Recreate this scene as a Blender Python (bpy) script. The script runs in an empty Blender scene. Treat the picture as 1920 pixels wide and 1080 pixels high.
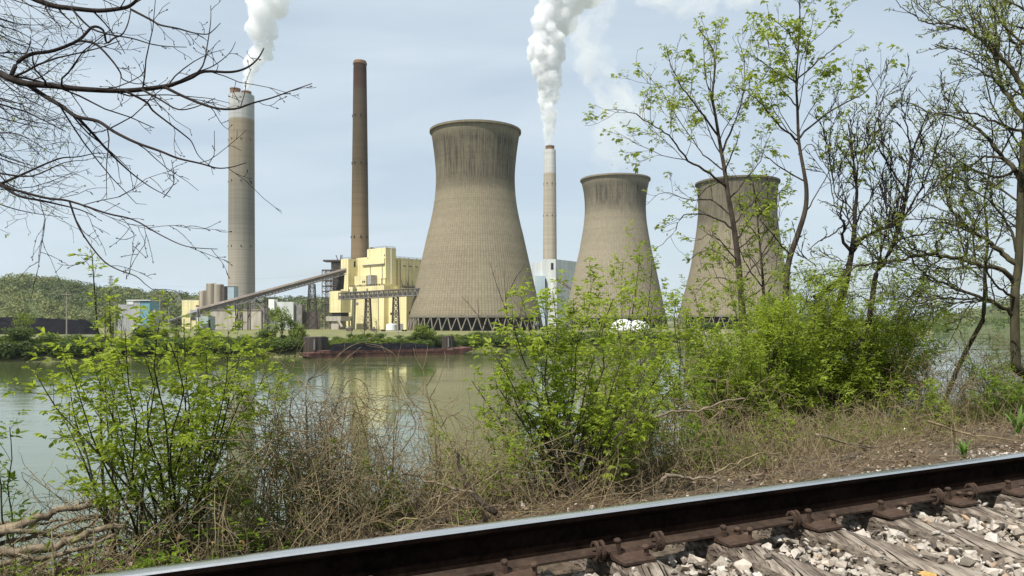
import bpy, math, random
from mathutils import Vector, Matrix, noise
R = math.radians
S = bpy.context.scene
C = S.collection
V = Vector
random.seed(7)
rnd = random.random
def uni(a, b): return a + (b - a) * rnd()

# ------------------------------------------------------------------ camera
F, HY, CZ = 1400.0, 600.0, 11.0          # focal length and horizon row of the 1920 px photograph; height over the river
cam_d = bpy.data.cameras.new('camera'); cam = bpy.data.objects.new('camera', cam_d); C.objects.link(cam)
cam_d.sensor_width = 36; cam_d.lens = 36 * F / 1920; cam_d.shift_y = (HY - 540) / 1920
cam.location = (0, 0, CZ); cam.rotation_euler = (R(90), 0, 0)
cam_d.clip_start = 0.05; cam_d.clip_end = 30000
S.camera = cam

# ------------------------------------------------------------------ light
SUN_AZ = V((-0.62, -0.78)).normalized(); SUN_EL = 56
SKY, SUN, EXPO = 0.1, 4.9, 0.42
W = bpy.data.worlds.new('World'); S.world = W; W.use_nodes = True
wt = W.node_tree; wt.nodes.clear()
def wn(t, **k):
    n = wt.nodes.new(t)
    for a, b in k.items(): setattr(n, a, b)
    return n
sky = wn('ShaderNodeTexSky', sky_type='NISHITA', sun_disc=False, sun_elevation=R(SUN_EL),
         sun_rotation=math.atan2(SUN_AZ.x, SUN_AZ.y), air_density=1.0, dust_density=1.4, ozone_density=1.0)
tc = wn('ShaderNodeTexCoord'); sep = wn('ShaderNodeSeparateXYZ'); wt.links.new(tc.outputs['Generated'], sep.inputs[0])
def wm(op, a, b):
    n = wn('ShaderNodeMath', operation=op)
    for i, x in enumerate((a, b)):
        if isinstance(x, (int, float)): n.inputs[i].default_value = x
        else: wt.links.new(x, n.inputs[i])
    return n.outputs[0]
zc = wm('ADD', wm('MAXIMUM', sep.outputs[2], 0.0), 0.22)
cx, cy = wm('DIVIDE', sep.outputs[0], zc), wm('DIVIDE', sep.outputs[1], zc)
cmb = wn('ShaderNodeCombineXYZ'); wt.links.new(wm('MULTIPLY', cx, 0.55), cmb.inputs[0]); wt.links.new(wm('MULTIPLY', cy, 1.5), cmb.inputs[1])
nz = wn('ShaderNodeTexNoise'); nz.inputs['Scale'].default_value = 1.5; nz.inputs['Detail'].default_value = 8; nz.inputs['Roughness'].default_value = 0.5
nz.inputs['Distortion'].default_value = 0.5
wt.links.new(cmb.outputs[0], nz.inputs['Vector'])
mr = wn('ShaderNodeMapRange'); mr.inputs[1].default_value = 0.36; mr.inputs[2].default_value = 0.66; mr.inputs[3].default_value = 0.64; mr.inputs[4].default_value = 0.98
wt.links.new(nz.outputs[0], mr.inputs[0])
mx = wn('ShaderNodeMix', data_type='RGBA'); wt.links.new(mr.outputs[0], mx.inputs[0]); wt.links.new(sky.outputs[0], mx.inputs[6])
mx.inputs[7].default_value = (5.1, 5.9, 6.55, 1)                # thin high cloud
bg = wn('ShaderNodeBackground'); bg.inputs[1].default_value = SKY; wt.links.new(mx.outputs[2], bg.inputs[0])
wo = wn('ShaderNodeOutputWorld'); wt.links.new(bg.outputs[0], wo.inputs[0])
sl = bpy.data.lights.new('sun', 'SUN'); sl.energy = SUN; sl.angle = R(0.53); sl.color = (1, 0.955, 0.88)
so = bpy.data.objects.new('sun', sl); C.objects.link(so); so.location = (0, 0, 300)
sd = V((SUN_AZ.x * math.cos(R(SUN_EL)), SUN_AZ.y * math.cos(R(SUN_EL)), math.sin(R(SUN_EL))))
so.rotation_euler = sd.to_track_quat('Z', 'Y').to_euler()
S.view_settings.view_transform = 'Standard'; S.view_settings.look = 'None'; S.view_settings.exposure = EXPO; S.view_settings.gamma = 1
S.render.engine = 'CYCLES'
cy_ = S.cycles
cy_.use_denoising = True
cy_.max_bounces = 10; cy_.diffuse_bounces = 3; cy_.glossy_bounces = 3; cy_.transmission_bounces = 6; cy_.transparent_max_bounces = 8
cy_.volume_bounces = 7; cy_.caustics_reflective = False; cy_.caustics_refractive = False
cy_.sample_clamp_indirect = 6

# ------------------------------------------------------------------ helpers: meshes, things, materials
def px(x, y, Y):                          # the point Y metres ahead seen at photo pixel x, y
    return V(((x - 960) / F * Y, Y, CZ - (y - HY) / F * Y))
U, N = V((0.897, 0.4415, 0)).normalized(), V((-0.4415, 0.897, 0)).normalized()   # along and across the railway
def tr(t, s, z): return U * t + N * s + V((0, 0, z))

class MB:
    def __init__(self): self.v = []; self.f = []
    def tube(self, pts, rads, n=5, cap=True):
        b = len(self.v); v = self.v; m = len(pts)
        for i, p in enumerate(pts):
            t = (pts[min(i + 1, m - 1)] - pts[max(i - 1, 0)])
            ref = V((0, 0, 1)) if abs(t.z) < 0.9 * t.length else V((1, 0, 0))
            a = t.cross(ref); a.normalize(); c = t.cross(a); c.normalize(); r = rads[i]
            for k in range(n):
                g = 2 * math.pi * k / n
                v.append(p + a * (r * math.cos(g)) + c * (r * math.sin(g)))
        for i in range(m - 1):
            for k in range(n):
                k2 = (k + 1) % n
                self.f.append((b + i * n + k, b + i * n + k2, b + (i + 1) * n + k2, b + (i + 1) * n + k))
        if cap:
            self.f.append(tuple(b + k for k in range(n))[::-1]); self.f.append(tuple(b + (m - 1) * n + k for k in range(n)))
    def bar(self, p, q, w, h=None):       # straight bar of square section
        self.tube([V(p), V(q)], [w * 0.707] * 2, 4)
    def hexa(self, c):                    # eight corners: bottom four, top four
        b = len(self.v); self.v += [V(x) for x in c]
        for q in ((3, 2, 1, 0), (4, 5, 6, 7), (0, 1, 5, 4), (1, 2, 6, 5), (2, 3, 7, 6), (3, 0, 4, 7)): self.f.append(tuple(b + i for i in q))
    def box(self, c, sx, sy, sz, rz=0.0): # c = centre of the base
        c = V(c); a = V((math.cos(rz), math.sin(rz), 0)); d = V((-a.y, a.x, 0)); o = []
        for z in (0, sz):
            for i, j in ((-1, -1), (1, -1), (1, 1), (-1, 1)): o.append(c + a * (i * sx / 2) + d * (j * sy / 2) + V((0, 0, z)))
        self.hexa(o)
    def prism(self, poly, z0, z1):        # poly counter-clockwise in xy
        b = len(self.v); n = len(poly)
        for z in (z0, z1): self.v += [V((p[0], p[1], z)) for p in poly]
        self.f.append(tuple(b + i for i in range(n))[::-1]); self.f.append(tuple(b + n + i for i in range(n)))
        for i in range(n):
            j = (i + 1) % n; self.f.append((b + i, b + j, b + n + j, b + n + i))
    def lathe(self, prof, c=(0, 0, 0), n=48, cap=True):
        b = len(self.v); c = V(c); m = len(prof)
        for r, z in prof:
            for k in range(n):
                g = 2 * math.pi * k / n; self.v.append(c + V((r * math.cos(g), r * math.sin(g), z)))
        for i in range(m - 1):
            for k in range(n):
                k2 = (k + 1) % n; self.f.append((b + i * n + k, b + i * n + k2, b + (i + 1) * n + k2, b + (i + 1) * n + k))
        if cap:
            self.f.append(tuple(b + k for k in range(n))[::-1]); self.f.append(tuple(b + (m - 1) * n + k for k in range(n)))
    def leaf(self, p, d, nr, L, w):
        s = d.cross(nr); s.normalize(); u = s.cross(d); b = len(self.v)
        e = u * (0.16 * w)
        self.v += [p, p + d * (.3 * L) + s * (.45 * w) + e, p + d * (.68 * L) + s * (.36 * w) + e * .6, p + d * L - u * (.14 * L),
                   p + d * (.68 * L) - s * (.36 * w) + e * .6, p + d * (.3 * L) - s * (.45 * w) + e]
        self.f += [(b, b + 1, b + 2, b + 3), (b, b + 3, b + 4, b + 5)]
    def quad(self, p, a, c):
        b = len(self.v); self.v += [p - a - c, p + a - c, p + a + c, p - a + c]; self.f.append((b, b + 1, b + 2, b + 3))
    def build(self, name, m, parent=None, org=None, smooth=False):
        if not self.v: return None
        me = bpy.data.meshes.new(name)
        o3 = V(org) if org is not None else V((0, 0, 0))
        me.from_pydata([tuple(q - o3) for q in self.v], [], self.f)
        if m: me.materials.append(m)
        if smooth: me.polygons.foreach_set('use_smooth', [True] * len(me.polygons))
        me.update()
        o = bpy.data.objects.new(name, me); C.objects.link(o)
        if parent is not None: o.parent = parent
        return o

def tag(o, label=None, cat=None, group=None, kind=None):
    if label: o['label'] = label
    if cat: o['category'] = cat
    if group: o['group'] = group
    if kind: o['kind'] = kind
    return o
def thing(name, label, cat, loc, group=None, rz=0.0):
    o = bpy.data.objects.new(name, None); C.objects.link(o); o.location = loc; o.rotation_euler.z = rz
    o.empty_display_size = 0.2
    return tag(o, label, cat, group)
def dup(root, loc, rz=0.0, sc=1.0, label=None, group=None):
    kids = {}
    for o in C.objects:
        if o.parent is not None: kids.setdefault(o.parent.name, []).append(o)
    def cp(o, par):
        c = o.copy(); C.objects.link(c)
        if par is not None: c.parent = par
        for ch in kids.get(o.name, []): cp(ch, c)
        return c
    r = cp(root, None); r.location = loc; r.rotation_euler.z = rz; r.scale = (sc, sc, sc) if isinstance(sc, (int, float)) else sc
    if label: r['label'] = label
    if group: r['group'] = group
    return r

class NT:                                 # small node-tree writer
    def __init__(self, name):
        self.m = bpy.data.materials.new(name); self.m.use_nodes = True; self.t = self.m.node_tree; self.t.nodes.clear()
    def n(self, ty, ins=None, out=0, **k):
        x = self.t.nodes.new(ty)
        for a, b in k.items(): setattr(x, a, b)
        for a, b in (ins or {}).items(): self.set(x.inputs[a], b)
        return x.outputs[out] if out is not None else x
    def set(self, s, b):
        if isinstance(b, bpy.types.NodeSocket): self.t.links.new(b, s)
        elif isinstance(b, tuple) and s.type == 'RGBA' and len(b) == 3: s.default_value = (*b, 1)
        else: s.default_value = b
    def math(self, op, a, b=0.0, c=None):
        d = {0: a, 1: b}
        if c is not None: d[2] = c
        return self.n('ShaderNodeMath', d, operation=op)
    def mix(self, f, a, b, blend='MIX'):
        x = self.n('ShaderNodeMix', {0: f, 6: a, 7: b}, out=None, data_type='RGBA', blend_type=blend); return x.outputs[2]
    def ramp(self, f, *stops):
        x = self.n('ShaderNodeValToRGB', {0: f}, out=None); e = x.color_ramp.elements
        while len(e) < len(stops): e.new(0.5)
        for q, (p, c) in zip(e, stops):
            q.position = p; q.color = (*c, 1) if isinstance(c, tuple) else (c, c, c, 1)
        return x.outputs[0]
    def obj(self): return self.n('ShaderNodeTexCoord', out=3)
    def scaled(self, v, s): return self.n('ShaderNodeVectorMath', {0: v, 1: s}, operation='MULTIPLY')
    def noise(self, v, sc, det=5, ro=0.55, dist=0.0, out=0):
        return self.n('ShaderNodeTexNoise', {'Vector': v, 'Scale': sc, 'Detail': det, 'Roughness': ro, 'Distortion': dist}, out=out)
    def map(self, f, a, b, c, d): return self.n('ShaderNodeMapRange', {0: f, 1: a, 2: b, 3: c, 4: d})
    def bump(self, h, st, dist): return self.n('ShaderNodeBump', {'Strength': st, 'Distance': dist, 'Height': h})
    def princ(self, col, ro=0.8, nrm=None, metal=0.0, spec=0.3, **k):
        d = {'Base Color': col, 'Roughness': ro, 'Metallic': metal, 'Specular IOR Level': spec}
        if nrm is not None: d['Normal'] = nrm
        d.update(k); return self.n('ShaderNodeBsdfPrincipled', d)
    def out(self, s, vol=None):
        o = self.t.nodes.new('ShaderNodeOutputMaterial')
        if s is not None: self.t.links.new(s, o.inputs[0])
        if vol is not None: self.t.links.new(vol, o.inputs[1])
        return self.m

def plain(name, col, var=0.25, sc=1.0, ro=0.8, metal=0.0, bump=0.0, streak=1.0, spec=0.3):
    t = NT(name); v = t.scaled(t.obj(), (1, 1, streak)); f = t.noise(v, sc, 6, 0.6)
    k = t.map(f, 0.3, 0.7, 1 - var, 1 + var)
    c = t.n('ShaderNodeVectorMath', {0: col, 3: k}, operation='SCALE')
    nrm = t.bump(f, 1.0, bump) if bump else None
    return t.out(t.princ(c, ro, nrm, metal, spec))
def leafmat(name, c0, c1, trans=0.45, tcol=None, sc=1.3, wr=0.6):
    t = NT(name); r = t.n('ShaderNodeNewGeometry', out=8)
    f = t.noise(t.obj(), sc, 3)
    k = t.math('ADD', t.math('MULTIPLY', r, wr), t.map(f, .3, .7, 0.0, 1.0 - wr))
    col = t.ramp(k, (0.1, c0), (0.9, c1))
    d = t.princ(col, 0.5, spec=0.25)
    tb = t.n('ShaderNodeBsdfTranslucent', {0: t.mix(0.75, col, tcol or (0.30, 0.42, 0.03))})
    return t.out(t.n('ShaderNodeMixShader', {0: trans, 1: d, 2: tb}))
# ------------------------------------------------------------------ materials
def m_tower(name, c0, c1, zd0, zd1, dark, ribs):
    t = NT(name); o = t.obj(); x = t.n('ShaderNodeSeparateXYZ', {0: o}, out=None)
    X, Y, Z = x.outputs
    ang = t.math('ARCTAN2', Y, X)
    rib = t.math('PINGPONG', t.math('MULTIPLY', ang, ribs / 6.2832), 0.5)
    rl = t.map(rib, 0.0, 0.16, 0.0, 1.0)
    lift = t.math('PINGPONG', t.math('MULTIPLY', Z, 1 / 1.5), 0.5)
    ll = t.map(lift, 0.0, 0.12, 0.8, 1.0)
    av = t.n('ShaderNodeCombineXYZ', {0: t.math('MULTIPLY', ang, 30.0), 1: t.math('MULTIPLY', Z, 0.035), 2: 0.0})
    st = t.noise(av, 0.95, 6, 0.75)
    big = t.noise(o, 0.03, 4, 0.6)
    band = t.noise(t.n('ShaderNodeCombineXYZ', {0: 0.0, 1: 0.0, 2: Z}), 0.16, 3, 0.7)
    cell = t.n('ShaderNodeTexWhiteNoise', {'Vector': t.n('ShaderNodeCombineXYZ', {0: t.math('FLOOR', t.math('MULTIPLY', ang, ribs / 6.2832)), 1: t.math('FLOOR', t.math('MULTIPLY', Z, 1 / 1.5)), 2: 0.0})}, out=0)
    f = t.math('ADD', t.math('MULTIPLY', band, 0.65), t.math('MULTIPLY', big, 0.35))
    col = t.ramp(f, (0.3, c0), (0.7, c1))
    col = t.n('ShaderNodeVectorMath', {0: col, 3: t.math('MULTIPLY', t.map(rl, 0, 1, 0.78, 1.0), t.math('MULTIPLY', ll, t.map(cell, 0, 1, 0.93, 1.07)))}, operation='SCALE')
    zn = t.math('ADD', Z, t.math('MULTIPLY', t.math('SUBTRACT', st, 0.5), 46.0))
    wet = t.math('MULTIPLY', t.map(zn, zd0, zd0 + 7, 0.0, 1.0), t.map(Z, zd1, zd1 + 5, 1.0, 0.35))
    lo = t.noise(t.n('ShaderNodeCombineXYZ', {0: t.math('COSINE', ang), 1: t.math('SINE', ang), 2: t.math('MULTIPLY', Z, 0.02)}), 2.3, 4, 0.6)
    wet = t.math('MULTIPLY', wet, t.map(lo, 0.36, 0.54, 0.62, 1.0))
    wet = t.math('MULTIPLY', wet, t.map(st, 0.38, 0.56, 1.0, 0.38))
    col = t.mix(t.math('MULTIPLY', wet, dark), col, (0.020, 0.019, 0.016))
    nrm = t.bump(rl, 0.6, 0.25)
    return t.out(t.princ(col, 0.9, nrm, spec=0.1))
def m_stack(name, stops, ztop):
    t = NT(name); o = t.obj(); x = t.n('ShaderNodeSeparateXYZ', {0: o}, out=None); Z = x.outputs[2]
    col = t.ramp(t.math('DIVIDE', Z, ztop), *stops)
    lift = t.map(t.math('PINGPONG', t.math('MULTIPLY', Z, 1 / 9.0), 0.5), 0.0, 0.06, 0.80, 1.0)
    st = t.noise(t.scaled(o, (1, 1, 0.02)), 0.45, 5, 0.65)
    bd = t.noise(t.n('ShaderNodeCombineXYZ', {2: Z}), 0.25, 4, 0.7)
    k = t.math('MULTIPLY', t.map(t.math('ADD', st, bd), 0.7, 1.3, 0.78, 1.18), lift)
    return t.out(t.princ(t.n('ShaderNodeVectorMath', {0: col, 3: k}, operation='SCALE'), 0.9, spec=0.1))
def m_clad(name, col, var=0.07, rib=1.2, dirt=0.2):
    t = NT(name); o = t.obj(); x = t.n('ShaderNodeSeparateXYZ', {0: o}, out=None)
    h = t.math('ADD', x.outputs[0], t.math('MULTIPLY', x.outputs[1], 0.9))
    rb = t.math('PINGPONG', t.math('MULTIPLY', h, 1 / rib), 0.5)
    pan = t.n('ShaderNodeTexWhiteNoise', {'Vector': t.n('ShaderNodeCombineXYZ', {0: t.math('FLOOR', t.math('MULTIPLY', h, 0.13)), 1: t.math('FLOOR', t.math('MULTIPLY', x.outputs[2], 0.11)), 2: 0.0})}, out=0)
    st = t.noise(t.scaled(o, (1, 1, 0.06)), 0.5, 6, 0.65)
    k = t.math('MULTIPLY', t.map(pan, 0, 1, 1 - var, 1 + var), t.map(st, 0.38, 0.70, 1 + dirt * .3, 1 - dirt))
    k = t.math('MULTIPLY', k, t.map(rb, 0.0, 0.12, 0.90, 1.0))
    k = t.math('MULTIPLY', k, t.map(t.math('PINGPONG', t.math('MULTIPLY', x.outputs[2], 1 / 7.0), 0.5), 0.0, 0.03, 0.84, 1.0))
    return t.out(t.princ(t.n('ShaderNodeVectorMath', {0: col, 3: k}, operation='SCALE'), 0.6, spec=0.25))
def m_bark(name, c0, c1, sc=14):
    t = NT(name); o = t.obj(); f = t.noise(t.scaled(o, (1, 1, 0.3)), sc, 6, 0.65)
    return t.out(t.princ(t.ramp(f, (0.3, c0), (0.72, c1)), 0.9, t.bump(f, 0.9, 0.02), spec=0.15))
def m_ground():
    t = NT('leaf_litter_soil'); o = t.obj(); g = t.noise(o, 0.9, 4, 0.6); f = t.noise(o, 14, 8, 0.7); w = t.n('ShaderNodeTexVoronoi', {'Vector': o, 'Scale': 26.0}, out=0)
    c = t.mix(t.map(g, 0.4, 0.62, 0, 1), t.ramp(f, (0.3, (0.030, 0.020, 0.012)), (0.7, (0.16, 0.115, 0.075))), t.mix(0.55, t.ramp(f, (0.3, (0.05, 0.04, 0.03)), (0.7, (0.25, 0.20, 0.15))), w, 'MULTIPLY'))
    return t.out(t.princ(c, 0.95, t.bump(f, 0.8, 0.04), spec=0.1))
def m_wood():
    t = NT('weathered_tie_wood'); o = t.obj()
    g = t.noise(t.scaled(o, (14, 1.0, 14)), 3.0, 8, 0.68, 0.6); b = t.noise(o, 3.0, 5, 0.6); c2 = t.noise(t.scaled(o, (30, 0.8, 30)), 2.2, 3, 0.5, 0.3)
    c = t.ramp(t.math('ADD', t.math('MULTIPLY', g, .6), t.math('MULTIPLY', b, .4)), (0.34, (0.030, 0.023, 0.018)), (0.47, (0.135, 0.108, 0.085)), (0.64, (0.37, 0.32, 0.26)))
    crack = t.map(c2, 0.36, 0.43, 0.0, 1.0)
    c = t.mix(crack, (0.012, 0.010, 0.008), c)
    hgt = t.math('ADD', t.math('MULTIPLY', g, 0.5), t.math('MULTIPLY', crack, 0.6))
    return t.out(t.princ(c, 0.92, t.bump(hgt, 1.0, 0.012), spec=0.1))
def m_stone():
    t = NT('limestone_ballast'); o = t.obj(); r = t.n('ShaderNodeNewGeometry', out=8); f = t.noise(o, 40, 6, 0.65)
    c = t.ramp(r, (0.0, (0.12, 0.10, 0.08)), (0.25, (0.30, 0.255, 0.205)), (0.6, (0.42, 0.37, 0.31)), (0.88, (0.53, 0.485, 0.43)), (1.0, (0.42, 0.30, 0.195)))
    c = t.n('ShaderNodeVectorMath', {0: c, 3: t.map(f, 0.3, 0.7, 0.62, 1.12)}, operation='SCALE')
    return t.out(t.princ(c, 0.85, t.bump(f, 0.7, 0.006), spec=0.25))
def m_rust(name, c0, c1, sc=30, ro=0.75, spec=0.3):
    t = NT(name); o = t.obj(); f = t.noise(o, sc, 7, 0.7); g = t.noise(o, sc * .15, 3, 0.6)
    return t.out(t.princ(t.ramp(t.math('ADD', t.math('MULTIPLY', f, .5), t.math('MULTIPLY', g, .5)), (0.38, c0), (0.62, c1)), ro, t.bump(f, 0.6, 0.003), spec=spec))
def m_water():
    t = NT('river_water'); o = t.obj()
    v = t.scaled(o, (0.55, 1.0, 1)); a = t.noise(v, 0.55, 3, 0.55, 0.3); b = t.noise(t.scaled(o, (0.5, 1.6, 1)), 2.0, 3, 0.5); c = t.noise(t.scaled(o, (0.5, 1, 1)), 0.035, 3, 0.6)
    h = t.math('ADD', t.math('MULTIPLY', a, 1.0), t.math('MULTIPLY', b, 0.28))
    h = t.math('MULTIPLY', h, t.map(c, 0.38, 0.62, 0.2, 1.7))
    return t.out(t.princ((0.078, 0.098, 0.036), 0.03, t.bump(h, 0.45, 0.075), spec=0.5, IOR=2.9))
def m_rail():
    t = NT('polished_rail_top'); o = t.obj(); f = t.noise(t.scaled(o, (0.6, 30, 30)), 4, 5, 0.6); g = t.noise(o, 9, 4, 0.6)
    return t.out(t.princ(t.ramp(f, (0.3, (0.72, 0.69, 0.65)), (0.7, (0.82, 0.785, 0.74))), t.map(g, 0.3, 0.7, 0.2, 0.3), metal=1.0))
M = dict(
    tower=m_tower('tower_concrete', (0.180, 0.152, 0.104), (0.27, 0.233, 0.165), 86, 119, 0.97, 132),
    tower_mid=m_tower('tower_concrete_streaked', (0.225, 0.194, 0.14), (0.30, 0.262, 0.192), 93, 115, 1.0, 150),
    tower_low=m_tower('tower_concrete_brown', (0.185, 0.158, 0.11), (0.25, 0.217, 0.155), 72, 110, 0.8, 150),
    legs=plain('leg_concrete', (0.175, 0.155, 0.122), 0.2, 0.4),
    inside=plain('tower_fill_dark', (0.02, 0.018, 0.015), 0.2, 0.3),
    yellow=m_clad('cream_yellow_cladding', (0.69, 0.615, 0.345), 0.06, 1.2, 0.28), yellow2=m_clad('cream_yellow_lower_cladding', (0.70, 0.625, 0.35), 0.05, 2.0, 0.15),
    white=m_clad('pale_grey_cladding', (0.56, 0.58, 0.57), 0.08), teal=m_clad('teal_blue_cladding', (0.16, 0.33, 0.40), 0.05), blue=m_clad('pale_blue_cladding', (0.38, 0.47, 0.52), 0.05),
    grey=m_clad('grey_cladding', (0.33, 0.33, 0.33), 0.08), concrete=plain('concrete_wall', (0.36, 0.33, 0.275), 0.3, 0.35, streak=0.15), silo=plain('stained_silo_concrete', (0.26, 0.225, 0.18), 0.5, 0.25, streak=0.06),
    steel=plain('dark_structural_steel', (0.085, 0.07, 0.06), 0.35, 0.4), steel2=plain('weathered_grey_steel', (0.2, 0.19, 0.18), 0.3, 0.4), belt=m_clad('conveyor_gallery_sheeting', (0.20, 0.165, 0.135), 0.2, 2.4, 0.3),
    pile=m_clad('rusty_sheet_piling', (0.06, 0.048, 0.04), 0.25, 0.9, 0.5), hull=plain('red_oxide_barge_paint', (0.082, 0.038, 0.029), 0.8, 0.5, streak=0.4), coal=plain('coal', (0.009, 0.009, 0.011), 0.6, 0.5, ro=0.9, bump=0.3, spec=0.03),
    stackw=m_stack('stack_concrete_white_top', ((0.0, (0.37, 0.335, 0.28)), (0.3, (0.29, 0.262, 0.21)), (0.46, (0.185, 0.172, 0.142)), (0.62, (0.20, 0.18, 0.14)), (0.80, (0.235, 0.195, 0.135)), (0.893, (0.24, 0.20, 0.14)), (0.898, (0.36, 0.36, 0.34)), (1.0, (0.39, 0.39, 0.37))), 246),
    stackb=m_stack('stack_soot_brown', ((0.0, (0.29, 0.22, 0.14)), (0.3, (0.21, 0.155, 0.095)), (0.5, (0.125, 0.095, 0.058)), (0.62, (0.088, 0.066, 0.040)), (0.88, (0.075, 0.056, 0.037)), (0.91, (0.062, 0.036, 0.024)), (1.0, (0.045, 0.026, 0.018))), 214),
    stackr=m_stack('stack_concrete_pale_top', ((0.0, (0.40, 0.355, 0.285)), (0.5, (0.36, 0.315, 0.245)), (0.864, (0.35, 0.305, 0.24)), (0.869, (0.45, 0.45, 0.43)), (1.0, (0.47, 0.47, 0.45))), 211),
    rustcap=plain('rusty_flue_steel', (0.17, 0.095, 0.05), 0.3, 0.3), dark=plain('dark_opening', (0.018, 0.018, 0.018), 0.2), roof=plain('grey_roof', (0.3, 0.29, 0.27), 0.15, 0.2),
    soil=m_ground(), wood=m_wood(), stone=m_stone(), water=m_water(), railtop=m_rail(),
    rail_shade_rust=m_rust('shaded_rail_rust', (0.003, 0.002, 0.0015), (0.013, 0.008, 0.006), ro=.95, spec=0.02), railfoot=m_rust('rail_foot_rust', (0.022, 0.015, 0.011), (0.065, 0.044, 0.032), 25, .85, .12), plate=m_rust('tie_plate_rust', (0.020, 0.013, 0.009), (0.080, 0.048, 0.032), 40),  # rail body: grimy rust blackened to hold the web's shade; foot keeps the lit tone
    grass=plain('far_bank_grass', (0.155, 0.155, 0.06), 0.4, 0.15), gravelroad=plain('pale_gravel_road', (0.42, 0.39, 0.33), 0.15, 0.2), forestfloor=plain('wooded_hill_ground', (0.07, 0.085, 0.03), 0.3, 0.02),
    bark=m_bark('grey_brown_bark', (0.022, 0.017, 0.013), (0.10, 0.08, 0.062)), barkdark=m_bark('dark_twig_bark', (0.010, 0.008, 0.007), (0.045, 0.036, 0.030)), barkmoss=m_bark('mossy_bark', (0.02, 0.019, 0.011), (0.095, 0.085, 0.05), 8),
    cane=m_bark('dry_cane', (0.095, 0.072, 0.040), (0.32, 0.255, 0.15), 6), stemg=m_bark('young_green_stem', (0.02, 0.021, 0.010), (0.07, 0.066, 0.030), 8), log=m_bark('dead_log_wood', (0.035, 0.026, 0.017), (0.33, 0.265, 0.185), 22),
    leaf=leafmat('spring_maple_leaf', (0.05, 0.095, 0.012), (0.36, 0.44, 0.055), 0.5, (0.52, 0.62, 0.06)), leafd=leafmat('shrub_leaf', (0.032, 0.072, 0.010), (0.25, 0.35, 0.04), 0.45, (0.40, 0.54, 0.05)), leafy=leafmat('young_tree_leaf', (0.07, 0.11, 0.015), (0.28, 0.34, 0.05), 0.6, (0.48, 0.56, 0.08)),
    leafs=leafmat('budding_leaf', (0.08, 0.10, 0.02), (0.24, 0.27, 0.055), 0.5, (0.42, 0.48, 0.08)), leafr=leafmat('reddish_new_leaf', (0.12, 0.065, 0.03), (0.30, 0.21, 0.09), 0.35, (0.4, 0.22, 0.1)), dry=leafmat('dry_leaf', (0.085, 0.055, 0.034), (0.34, 0.26, 0.19), 0.15, (0.4, 0.3, 0.2)),
    blade=leafmat('lily_blade', (0.05, 0.13, 0.02), (0.14, 0.27, 0.05), 0.3), deadyellow=leafmat('yellow_dead_leaf', (0.45, 0.28, 0.09), (0.55, 0.36, 0.12), 0.15, (0.5, 0.35, 0.1)),
    farleaf=leafmat('far_shrub_leaf', (0.030, 0.055, 0.012), (0.105, 0.14, 0.028), 0.3), farleafd=leafmat('far_dark_shrub_leaf', (0.020, 0.036, 0.010), (0.07, 0.095, 0.024), 0.25), farleafy=leafmat('far_fresh_leaf', (0.085, 0.115, 0.018), (0.19, 0.225, 0.036), 0.35),
    wood_leaf=leafmat('hill_tree_leaf', (0.085, 0.125, 0.042), (0.30, 0.29, 0.115), 0.2, (0.2, 0.25, 0.06), .05, .35), wood_leafd=leafmat('hill_tree_dark_leaf', (0.06, 0.088, 0.036), (0.17, 0.19, 0.08), 0.2, (0.15, 0.2, 0.05), .05, .35),
    whitetank=plain('white_tank_paint', (0.72, 0.73, 0.72), 0.06, 0.5), pole=plain('grey_wooden_pole', (0.24, 0.21, 0.18), 0.2, 0.4))
# ------------------------------------------------------------------ setting
RT = CZ - 0.87                            # top of the rail
RB = RT - 0.187                           # foot of the rail
def brow(t): return 4.85 + 0.25 * max(-4, min(t, 14))
def nz2(x, y, s): return noise.noise(V((x * s, y * s, 3.7)))
def ground(t, s):
    b = brow(t)
    if s < 3.5: z = RB - 0.125
    elif s < 4.1: z = RB - 0.125 - 0.175 * (s - 3.5) / 0.6
    else: z = RB - 0.30 - 0.06 * (min(s, b) - 4.1)
    if s < 0.2: z -= 0.25 * min(1, (0.2 - s) / 0.5) + 0.02 * (0.2 - s)
    if s > b:
        d = s - b
        z -= 0.62 * d * min(1, d / 1.5)
    a = 0.05 if s > 4.0 else 0.012
    z += nz2(t, s, 1.1) * a * (1 + min(3, max(0, s - b))) + nz2(t, s, 4.0) * a * 0.5
    return max(z, -1.6)
def gpt(t, s): return tr(t, s, ground(t, s))
def ray_ground(x, y):                     # where a line of sight meets the near bank
    d = V(((x - 960) / F, 1, -(y - HY) / F)); Y = 1.2; best = (9, None)
    while Y < 14:
        p = V((0, 0, CZ)) + d * Y
        g = p.z - ground(p.dot(U), p.dot(N))
        if g < 0: return p
        if g < best[0]: best = (g, V((p.x, p.y, p.z - g)))
        Y += 0.03
    return best[1]
def grid(name, m, ts, ss, fn, kind='structure'):
    b = MB()
    for t in ts:
        for s in ss: b.v.append(fn(t, s))
    n = len(ss)
    for i in range(len(ts) - 1):
        for j in range(n - 1): b.f.append((i * n + j, (i + 1) * n + j, (i + 1) * n + j + 1, i * n + j + 1))
    return tag(b.build(name, m, smooth=True), kind=kind)
def steps(a, *segs):
    o = [a]
    for e, d in segs:
        while o[-1] < e - 1e-6: o.append(o[-1] + d)
    return o
grid('river_bank', M['soil'], steps(-60, (-6, 3), (14, 0.22), (40, 1), (200, 8)), steps(-60, (-3, 6), (2.5, 0.5), (10, 0.16), (30, 1.0)), gpt)
b = MB(); b.v = [V((-2500, -60, 0)), V((4000, -60, 0)), V((4000, 3500, 0)), V((-2500, 3500, 0))]; b.f = [(0, 1, 2, 3)]
tag(b.build('river_water', M['water']), kind='structure')
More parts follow.
